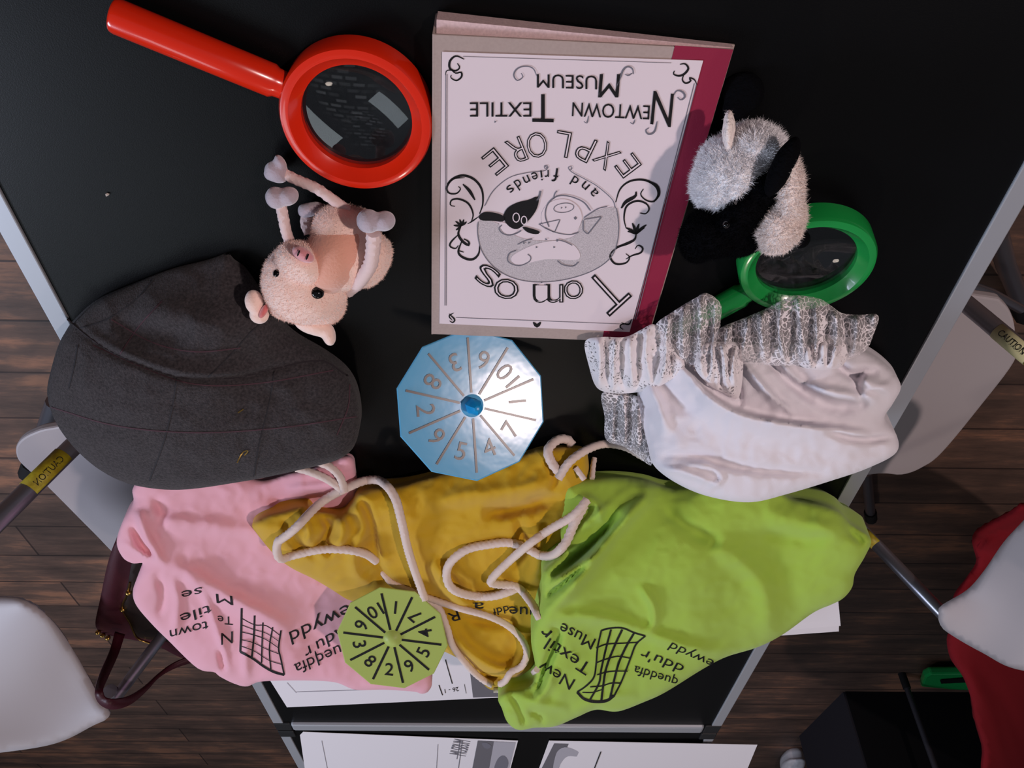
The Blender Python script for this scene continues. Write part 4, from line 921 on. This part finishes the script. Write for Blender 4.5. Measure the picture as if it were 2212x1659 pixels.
emblem(bg_, grnR, [([(1299, 1362), (1291, 1400), (1288, 1434), (1283, 1463), (1266, 1482), (1247, 1495)], 3.5), ([(1320, 1360), (1310, 1398), (1299, 1446), (1294, 1476), (1275, 1511)], 4), ([(1344, 1360), (1330, 1390), (1314, 1430), (1306, 1461), (1299, 1514)], 4.5), ([(1370, 1367), (1350, 1402), (1334, 1441), (1318, 1508)], 4.5), ([(1394, 1374), (1374, 1392), (1362, 1422), (1344, 1469), (1326, 1505)], 3.5),
    ([(1299, 1362), (1320, 1357), (1345, 1357), (1370, 1367), (1394, 1374)], 3.5), ([(1247, 1495), (1262, 1510), (1285, 1516), (1310, 1514), (1326, 1503)], 6), ([(1288, 1400), (1310, 1392), (1340, 1390), (1378, 1388)], 2.5), ([(1288, 1432), (1310, 1424), (1335, 1418), (1360, 1422)], 2.5), ([(1290, 1458), (1310, 1452), (1332, 1450), (1356, 1450)], 2.5), ([(1275, 1484), (1300, 1482), (1320, 1476), (1342, 1476)], 2.5), ([(1258, 1496), (1280, 1496), (1300, 1490)], 2)])

# ---------------------------------------------------------------- cords
def top_t(q, rels):
    q = np.atleast_2d(q); t = np.array([(W(a, b, 0)-C0).length for a, b in q])
    for R in rels:
        ins_ = R.inside(q)
        if ins_.any():
            P = R.pts(q[ins_]); d = np.array([(p-C0).length for p in P]); t[ins_] = np.minimum(t[ins_], d)
    return t
def cord(parent, pts, r=0.0048, rels=None, lift=None, name='drawstring'):
    q = resample(catmull([p[:2] for p in pts], 8), 3.5); t = top_t(q, rels or RELS); n = len(t)
    ex = np.interp(np.linspace(0, 1, n), np.linspace(0, 1, len(pts)), [p[2] if len(p) > 2 else 0 for p in pts])
    k = 7; tp = np.pad(t, k, mode='edge'); tm = np.array([tp[i:i+2*k+1].min() for i in range(n)]); tp = np.pad(tm, k, mode='edge'); tm = np.array([tp[i:i+2*k+1].mean() for i in range(n)])
    t = np.minimum(tm, t+0.002)
    P = [C0+ray(a, b)*(tt-r*0.75-e) for (a, b), tt, e in zip(q, t, ex)]
    return tube(name, P, r, M['rope'], parent, 14, twist=(4, 0.0065, 0.16))
cord(by_, [(918, 1295, .002), (900, 1245, .004), (882, 1190, .006), (867, 1125, .006), (853, 1075, .006), (827, 1042, .012), (795, 1037, .016), (751, 1053, .016), (694, 1085, .012), (639, 1140, .003), (610, 1163), (601, 1169, .004), (598, 1190, .003), (607, 1207, .002), (636, 1199), (694, 1187), (744, 1187), (788, 1196), (812, 1212, -.006)])
cord(by_, [(826, 1235, -.006), (835, 1246), (848, 1260), (889, 1277), (929, 1293), (990, 1313), (1055, 1331), (1099, 1353), (1128, 1382), (1138, 1411), (1128, 1438), (1104, 1452), (1092, 1470), (1080, 1478)], 0.0042)
cord(by_, [(918, 1297, .003), (947, 1312), (965, 1353), (979, 1397), (1015, 1443), (1040, 1466), (1064, 1480)], 0.0042)
cord(by_, [(1066, 1490, .003), (1100, 1488, .003), (1138, 1466), (1160, 1446)], 0.0038)
cord(bg_, [(1268, 1080, -.004), (1252, 1100, .004), (1232, 1118, .006), (1189, 1143, .006), (1142, 1176, .010), (1084, 1227, .004), (1060, 1255), (1072, 1262), (1117, 1268), (1149, 1304), (1166, 1336, -.004)])
cord(bg_, [(1262, 1092), (1240, 1132, .004), (1222, 1172, .006), (1196, 1198, .008), (1167, 1199, .004), (1135, 1183), (1099, 1172), (1055, 1176), (1008, 1187), (972, 1216), (965, 1248), (979, 1273), (1015, 1286), (1062, 1288), (1099, 1278), (1120, 1268)], 0.005)
cord(by_, [(1212, 1024), (1192, 1000), (1184, 972), (1205, 950), (1226, 950), (1236, 962, -.002)], 0.005)
cord(bg_, [(1206, 1034), (1229, 999, .003), (1265, 973, .003), (1305, 959), (1350, 965), (1392, 988)], 0.0045)
cord(bg_, [(1243, 1010), (1252, 1022), (1262, 1036)], 0.003); cord(bg_, [(1284, 990), (1281, 1010), (1279, 1034)], 0.003)
cord(bp_, [(640, 1011), (672, 1020), (708, 1036), (736, 1056), (742, 1066)], 0.0044); cord(bp_, [(688, 998), (712, 1008), (733, 1028), (742, 1052), (744, 1062)], 0.0044)

# ---------------------------------------------------------------- flat cap
capR = Relief([(102, 852, .05), (111, 796, .045), (130, 737, .032), (156, 700, .022), (208, 652, .012), (296, 611, .006), (371, 581, .003), (445, 562, .002), (482, 549, .001), (494, 546, .001), (506, 560, .001), (530, 578, .002), (560, 625, .008), (590, 670, .012), (630, 722, .018), (704, 770, .022), (750, 812, .028), (772, 865, .035), (774, 940, .048), (738, 989, .060), (630, 1019, .075), (519, 1041, .085), (389, 1058, .090), (289, 1048, .090), (222, 1019, .085), (167, 974, .078), (122, 915, .065)],
    ctrl=[(430, 820, .055), (300, 850, .065), (560, 850, .045)], bulge=0.034, R=190, wr=(0.0035, 90), step=8, power=0.6,
    folds=[([(150, 690), (200, 735), (259, 770), (371, 812), (445, 820), (519, 815), (593, 797), (690, 780), (740, 800)], 6, -.0032), ([(150, 680), (200, 722), (259, 757), (371, 799), (445, 807), (519, 803), (600, 786)], 9, .0025), ([(300, 640), (400, 700), (520, 700), (600, 740)], 40, .006), ([(240, 700), (330, 720), (420, 720)], 30, -.006)])
cp = thing('flat_cap', 'charcoal grey tweed flat cap lying at the left table edge', 'cap', W(430, 780, 0))
cb_ = capR.build('cap_crown', M['tweed'], cp)
M['seam'] = mat('dark_seam', srgb(42, 36, 40), 0.9)
M['plaid'] = mat('plum_plaid_thread', srgb(74, 50, 58), 0.95)
M['plaid2'] = mat('dark_plaid_thread', srgb(44, 42, 46), 0.95)
tube('crown_seam', capR.pts(resample(catmull([(146, 690), (200, 734), (259, 769), (371, 811), (445, 819), (519, 814), (593, 796), (690, 779), (752, 812)], 6), 5), 0.0004), 0.0009, M['seam'], cp, 6)
for i, (p, m) in enumerate((([(382, 816), (372, 880), (352, 960), (322, 1040)], 'plaid2'), ([(593, 798), (584, 860), (560, 960), (548, 1030)], 'plaid2'), ([(167, 745), (160, 790), (148, 840)], 'plaid2'), ([(756, 830), (752, 880), (728, 940)], 'plaid'),
    ([(163, 712), (230, 690), (290, 650), (330, 605)], 'plaid2'), ([(259, 765), (300, 705), (350, 650)], 'plaid'), ([(450, 815), (500, 765), (545, 715), (590, 680)], 'plaid2'), ([(200, 745), (300, 790), (420, 830), (560, 828), (720, 800)], 'plaid'), ([(110, 880), (250, 920), (420, 935), (600, 925), (770, 900)], 'plaid'), ([(240, 690), (330, 740), (420, 760), (520, 752)], 'plaid'))):
    bm = bmesh.new(); stroke_bm(bm, SR(capR, 0.0008), p, 2.6); print_obj('plaid_line', bm, M[m], cb_)

# ---------------------------------------------------------------- white bonnet
bonR = Relief([(1376, 822, .012), (1392, 788, .012), (1420, 748, .014), (1470, 735, .016), (1540, 745, .018), (1620, 738, .02), (1700, 742, .022), (1760, 735, .024), (1820, 745, .028), (1866, 757, .03), (1917, 792, .035), (1946, 832, .042), (1930, 870, .05), (1910, 905, .055), (1936, 938, .062), (1936, 978, .07), (1873, 1012, .08), (1797, 1038, .088), (1701, 1067, .095), (1619, 1085, .10), (1529, 1072, .095), (1460, 1043, .085), (1412, 1005, .07), (1399, 961, .055), (1384, 900, .035)],
    ctrl=[(1600, 820, .035), (1650, 960, .07), (1500, 930, .055)], bulge=0.030, R=80, wr=(0.003, 45), step=6,
    folds=[([(1440, 775), (1485, 808), (1529, 856), (1598, 896), (1701, 918), (1800, 930), (1880, 938)], 32, .018, 'step'), ([(1700, 800), (1760, 850), (1800, 880), (1880, 870)], 18, -.008), ([(1860, 800), (1880, 830), (1930, 840)], 12, .007), ([(1800, 780), (1840, 810), (1900, 800)], 10, -.008), ([(1740, 830), (1800, 850), (1900, 860)], 12, .010),
           ([(1500, 790), (1540, 830), (1590, 860)], 7, .006), ([(1530, 770), (1570, 820), (1600, 870)], 6, .007), ([(1565, 770), (1590, 820), (1600, 880)], 6, -.008), ([(1600, 770), (1640, 830), (1690, 890)], 9, .006), ([(1640, 760), (1700, 820), (1760, 870)], 9, -.006),
           ([(1415, 985), (1500, 985), (1600, 1010), (1700, 1020), (1790, 1020)], 10, -.006), ([(1395, 820), (1420, 870), (1440, 940)], 14, .008), ([(1420, 1010), (1480, 1020), (1560, 1050)], 8, .006), ([(1410, 800), (1440, 850), (1500, 900)], 16, -.004), ([(1480, 760), (1510, 800), (1545, 838)], 5, -.007), ([(1510, 760), (1545, 800), (1575, 850)], 5, .007), ([(1548, 765), (1560, 800), (1590, 860)], 5, -.007), ([(1622, 800), (1665, 850), (1720, 900)], 6, .006), ([(1680, 780), (1740, 830), (1830, 850)], 8, .007), ([(1870, 790), (1850, 830), (1870, 880)], 8, -.006), ([(1930, 945), (1860, 950), (1780, 930)], 8, -.008), ([(1460, 1010), (1530, 1005), (1560, 1035), (1520, 1060)], 6, .003)])
bo = thing('bonnet', 'white cotton bonnet with lace frills at the right table edge', 'bonnet', W(1650, 900, 0))
bonR.build('cloth_body', M['whitecloth'], bo)
def frill(outline, m, bulge=0.008, n=14, amp=0.006, name='lace_frill'):
    cx = sum(p[0] for p in outline)/len(outline); cy = sum(p[1] for p in outline)/len(outline); folds = []
    random.seed(int(cx))
    xs = [p[0] for p in outline]; ys = [p[1] for p in outline]
    for k in range(n):
        x = min(xs)+(k+0.5)/n*(max(xs)-min(xs)); folds.append(([(x+random.uniform(-12, 12), min(ys)), (x+random.uniform(-6, 6), cy), (x+random.uniform(-14, 14), max(ys))], random.uniform(4, 8), amp*(1 if k % 2 else -0.7)))
    R = Relief(outline, bulge=bulge, R=30, folds=folds, wr=(0.004, 18), step=5)
    R.build(name, m, bo, sheet=True); return R
frill([(1414, 706, .035), (1460, 669, .035), (1500, 645, .035), (1526, 633, .035), (1557, 657, .036), (1556, 700, .036), (1552, 770, .05), (1500, 790, .05), (1430, 760, .04)], M['lace'], n=8)
frill([(1540, 775, .05), (1548, 716, .036), (1600, 690, .036), (1650, 669, .036), (1690, 648, .036), (1718, 638, .036), (1770, 645, .036), (1800, 664, .036), (1821, 677, .036), (1860, 680, .036), (1897, 681, .036), (1888, 720, .038), (1866, 760, .045), (1800, 785, .055), (1700, 790, .055), (1600, 785, .055)], M['lace'], n=18)
frill([(1264, 738, .024), (1300, 728, .03), (1350, 728, .032), (1385, 712, .032), (1410, 700, .034), (1430, 712, .036), (1450, 740, .04), (1480, 790, .05), (1430, 832, .045), (1385, 846, .03), (1330, 850, .02), (1290, 838, .015), (1272, 790, .018)], M['denselace'], n=12, name='gathered_frill')
frill([(1300, 850, .012), (1345, 848, .016), (1385, 862, .03), (1392, 900, .04), (1402, 965, .055), (1408, 1004, .065), (1388, 995, .05), (1350, 966, .03), (1309, 950, .012), (1306, 900, .008)], M['lace'], n=8)
frill([(1500, 790, .060), (1520, 745, .05), (1560, 738, .05), (1600, 745, .05), (1605, 800, .06), (1595, 860, .068), (1565, 850, .066), (1530, 830, .064)], M['denselace'], n=9, name='gathered_frill')
frill([(1720, 760, .05), (1750, 735, .045), (1800, 732, .045), (1830, 750, .048), (1820, 790, .055), (1770, 800, .058), (1730, 790, .058)], M['denselace'], n=7, name='gathered_frill')

# ---------------------------------------------------------------- plush toys
def plush(name, col, var=None, sc=420): return mat(name, col, 0.95, spec=0.15, sheen=0.6, bump=(sc, 0.55, 0.0012), var=var)
M['pigpink'] = plush('pale_pink_plush', srgb(250, 216, 202)); M['pigbelly'] = plush('tan_pink_plush', srgb(228, 164, 140)); M['hoof'] = plush('lilac_grey_plush', srgb(182, 168, 178)); M['snout'] = plush('rose_plush', srgb(222, 146, 150)); M['innerear'] = plush('rose_felt', srgb(214, 110, 108))
M['pigcord'] = mat('pale_pink_cord', srgb(232, 206, 202), 0.95, bump=(900, 0.4, 0.0005))
M['wool'] = mat('white_wool_plush', srgb(252, 250, 253), 1.0, spec=0.1, sheen=0.3, bump=(260, 0.9, 0.003)); M['woolrose'] = mat('cream_wool_plush', srgb(248, 234, 228), 1.0, spec=0.1, sheen=0.3, bump=(260, 0.9, 0.003))
M['blackplush'] = mat('black_plush', srgb(9, 9, 12), 1.0, spec=0.05, bump=(350, 0.9, 0.002)); M['eye'] = mat('shiny_black_eye', srgb(5, 4, 5), 0.08, spec=0.6)
def blob(name, parts, m, parent, noise_amp=0.0008, noise_sc=90, vox=0.0016, smooth=4):
    """several soft lumps grown into one closed skin"""
    bm = bmesh.new()
    for p in parts:
        cc, u1, u2, u3 = pix_axes(*p[:7]); ell_bm(bm, cc, (u1, u2, u3), sub_=4)
    o = bm_obj(name, bm, m, parent)
    if len(parts) > 1:
        r = o.modifiers.new('skin', 'REMESH'); r.mode = 'VOXEL'; r.voxel_size = vox; r.use_smooth_shade = True
        s = o.modifiers.new('soft', 'SMOOTH'); s.factor = 0.8; s.iterations = smooth
    if noise_amp:
        tx = bpy.data.textures.new(name+'_lumps', 'CLOUDS'); tx.noise_scale = 1.0/noise_sc; tx.noise_depth = 2
        d = o.modifiers.new('lumps', 'DISPLACE'); d.texture = tx; d.strength = noise_amp*2.2; d.mid_level = 0.5; d.texture_coords = 'GLOBAL'
    return o
def furry(o, n, length, m, seed=1, w=0.00028):
    """short fibres rooted on the skin of o, as one mesh part"""
    dg = bpy.context.evaluated_depsgraph_get(); bpy.context.view_layer.update(); ev = o.evaluated_get(dg); me = ev.to_mesh(); me.calc_loop_triangles()
    mw = parent_world(o) if o.parent else o.matrix_basis
    co = np.zeros(len(me.vertices)*3); me.vertices.foreach_get('co', co); co = co.reshape(-1, 3)
    tri = np.zeros(len(me.loop_triangles)*3, int); me.loop_triangles.foreach_get('vertices', tri); tri = tri.reshape(-1, 3)
    a, b, c = co[tri[:, 0]], co[tri[:, 1]], co[tri[:, 2]]; nr = np.cross(b-a, c-a); ar = np.linalg.norm(nr, axis=1); nr = nr/(ar[:, None]+1e-12)
    rg = np.random.RandomState(seed); k = rg.choice(len(tri), n, p=ar/ar.sum()); u = rg.rand(n, 1); v = rg.rand(n, 1); f = (u+v > 1)[:, 0]; u[f] = 1-u[f]; v[f] = 1-v[f]
    P = a[k]+(b[k]-a[k])*u+(c[k]-a[k])*v; D = nr[k]+rg.randn(n, 3)*0.35; D[:, 2] -= 0.15; D /= np.linalg.norm(D, axis=1)[:, None]
    S = np.cross(D, rg.randn(n, 3)); S /= np.linalg.norm(S, axis=1)[:, None]; Ln = length*(0.6+0.8*rg.rand(n, 1)); bend = rg.randn(n, 3)*0.3
    mid = P+D*Ln*0.55; tip = P+(D+bend)*Ln
    V = np.stack([P-S*w, P+S*w, mid+S*w*0.8, mid-S*w*0.8, tip], 1).reshape(-1, 3); i = np.arange(n)[:, None]*5
    fs = [tuple(q) for q in (i+np.array([[0, 1, 2, 3]])).tolist()]+[tuple(q) for q in (i+np.array([[3, 2, 4]])).tolist()]
    ev.to_mesh_clear()
    h = mk('fur', V.tolist(), fs, m, o, False); h['kind'] = 'stuff'; return h
pig = thing('plush_pig', 'small pale pink plush pig with rope limbs lying on its back above the cap', 'soft toy', W(690, 560, 0))
torso = blob('torso', [(742, 540, .034, 74, 98, 28, .034), (800, 565, .028, 40, 62, 30, .028), (736, 500, .030, 62, 58, 20, .030)], M['pigpink'], pig, 0.0006)
belly = blob('belly', [(729, 545, .0395, 64, 97, 28, .0335)], M['pigbelly'], pig, 0.0004)
head = blob('head', [(660, 612, .044, 91, 90, 20, .036), (655, 570, .052, 60, 44, 30, .030), (690, 655, .040, 56, 50, 0, .03), (625, 640, .040, 52, 52, 0, .03)], M['pigpink'], pig, 0.0006)
blob('snout', [(655, 550, .0715, 25, 15, 32, .0085)], M['snout'], head, 0.0003)
for x, y in ((645, 547), (664, 555)): blob('nostril', [(x, y, .0795, 2.0, 7.5, 25, .0012)], M['eye'], head, 0)
for x, y, r in ((602, 592, 12), (686, 632, 14)):
    ce, a1_, a2_, a3_ = pix_axes(x, y, .072 if x > 650 else .062, r, r, 0, .004); bm = bmesh.new(); ell_bm(bm, ce, (a1_, a2_, a3_)); bm_obj('eye', bm, M['eye'], head)
ear1 = blob('ear', [(549, 652, .052, 20, 27, -8, .008), (560, 680, .054, 21, 20, 0, .008)], M['pigpink'], head, 0.0003); blob('inner_ear', [(570, 672, .0585, 7, 17, 28, .004)], M['innerear'], ear1, 0)
blob('ear', [(680, 706, .056, 45, 19, 16, .010), (710, 722, .058, 15, 26, -10, .010)], M['pigpink'], head, 0.0003)
def limb(pts, r=0.0046):
    P = [W(*p) for p in catmull(pts, 8)]
    return tube('rope_limb', P, r, M['pigcord'], pig, 12, twist=(4, 0.0065, 0.16))
l1 = limb([(752, 455, .030), (710, 425, .030), (680, 405, .026), (640, 388, .020), (612, 374, .016)], .0042)
blob('hoof', [(598, 372, .014, 27, 22, 30, .012), (606, 352, .014, 11, 19, -25, .009), (585, 376, .014, 15, 14, 0, .010)], M['hoof'], l1, 0.0003)
l2 = limb([(628, 528, .034), (618, 500, .040), (612, 470, .040), (607, 445, .036)], .0042)
blob('hoof', [(596, 427, .036, 23, 24, 0, .012), (622, 424, .036, 24, 20, -25, .012)], M['hoof'], l2, 0.0003)
l3 = limb([(668, 505, .020), (660, 482, .016), (663, 466, .014)], .0042)
blob('hoof', [(672, 452, .012, 29, 15, -18, .010), (658, 456, .012, 15, 16, 0, .010)], M['hoof'], l3, 0.0003)
l4 = limb([(752, 628, .046), (778, 606, .060), (800, 570, .066), (806, 530, .068), (807, 504, .068)], .0055)
blob('hoof', [(796, 478, .068, 26, 26, 0, .012), (830, 478, .066, 25, 22, -20, .012)], M['hoof'], l4, 0.0003)
for o_, n_, mm in ((torso, 9000, 'pigpink'), (head, 14000, 'pigpink')): furry(o_, n_, 0.0016, M[mm], w=0.00016)

sh = thing('plush_sheep', 'black and white woolly plush sheep to the right of the book', 'soft toy', W(1610, 430, 0))
body = blob('woolly_body', [(1588, 378, .040, 84, 86, -20, .040), (1632, 322, .036, 64, 50, 10, .034), (1560, 400, .036, 62, 56, 0, .034)], M['wool'], sh, 0.0022, 110, vox=.002)
side = blob('woolly_tuft', [(1512, 410, .030, 14, 52, -8, .016)], M['wool'], sh, 0.0015, 120)
tail = blob('tail', [(1574, 282, .046, 13, 43, -3, .012)], M['woolrose'], sh, 0.0010, 150)
hd_ = blob('head', [(1610, 450, .060, 78, 46, -50, .034), (1540, 500, .050, 64, 56, -20, .036), (1508, 518, .044, 38, 48, 0, .030), (1600, 505, .046, 60, 46, -20, .034), (1650, 410, .062, 44, 42, -40, .028)], M['blackplush'], sh, 0.0012, 110, vox=.002)
blob('ear', [(1690, 360, .080, 24, 66, 22, .010)], M['blackplush'], hd_, 0.0006); blob('ear', [(1728, 517, .034, 21, 20, 0, .012)], M['blackplush'], hd_, 0.0006)
wl = blob('wool_cap', [(1686, 476, .070, 47, 66, 8, .026), (1706, 405, .076, 26, 66, -6, .016), (1710, 365, .078, 12, 38, -2, .010), (1668, 520, .064, 28, 24, 0, .02)], M['woolrose'], hd_, 0.0018, 110, vox=.002)
ce, a1_, a2_, a3_ = pix_axes(1569, 485, .0895, 8, 8, 0, .003); bm = bmesh.new(); ell_bm(bm, ce, (a1_, a2_, a3_)); bm_obj('eye', bm, M['eye'], hd_)
blob('foot', [(1606, 200, .008, 44, 44, 0, .007), (1590, 235, .010, 30, 30, 0, .009)], M['blackplush'], sh, 0.0008)  # thin black patch laid flat on the table, near side of the sheep
for o_, n_, mm, ln in ((body, 30000, 'wool', .0034), (side, 2500, 'wool', .004), (tail, 4000, 'woolrose', .003), (wl, 15000, 'woolrose', .003), (hd_, 20000, 'blackplush', .0022)): furry(o_, n_, ln, M[mm], w=0.0002)

bm = bmesh.new(); stroke_bm(bm, SR(capR, 0.0012), [(512, 1000), (524, 978), (536, 974), (528, 984)], 2.5); print_obj('straw_fleck', bm, M['gold'], cb_)
bm = bmesh.new(); stroke_bm(bm, SR(capR, 0.0012), [(514, 892), (526, 884)], 2.5, smooth=False); print_obj('straw_fleck', bm, M['gold'], cb_)
M['lint'] = mat('pale_lint', srgb(190, 180, 172), 0.9)
for p, r, l in (((232, 420), .0016, 'tiny pale speck of lint on the black table left of the toy pig'), ((830, 1500), .0, '')):
    if not r: continue
    bm = bmesh.new(); ell_bm(bm, W(*p, r*0.6), [Vector((r, r*.4, 0)), Vector((-r*.2, r*.7, 0)), Vector((0, 0, r*.6))], noise_amp=r*.5, noise_sc=900, sub_=3)
    tag(bm_obj('lint_speck', bm, M['lint']), l, 'speck')
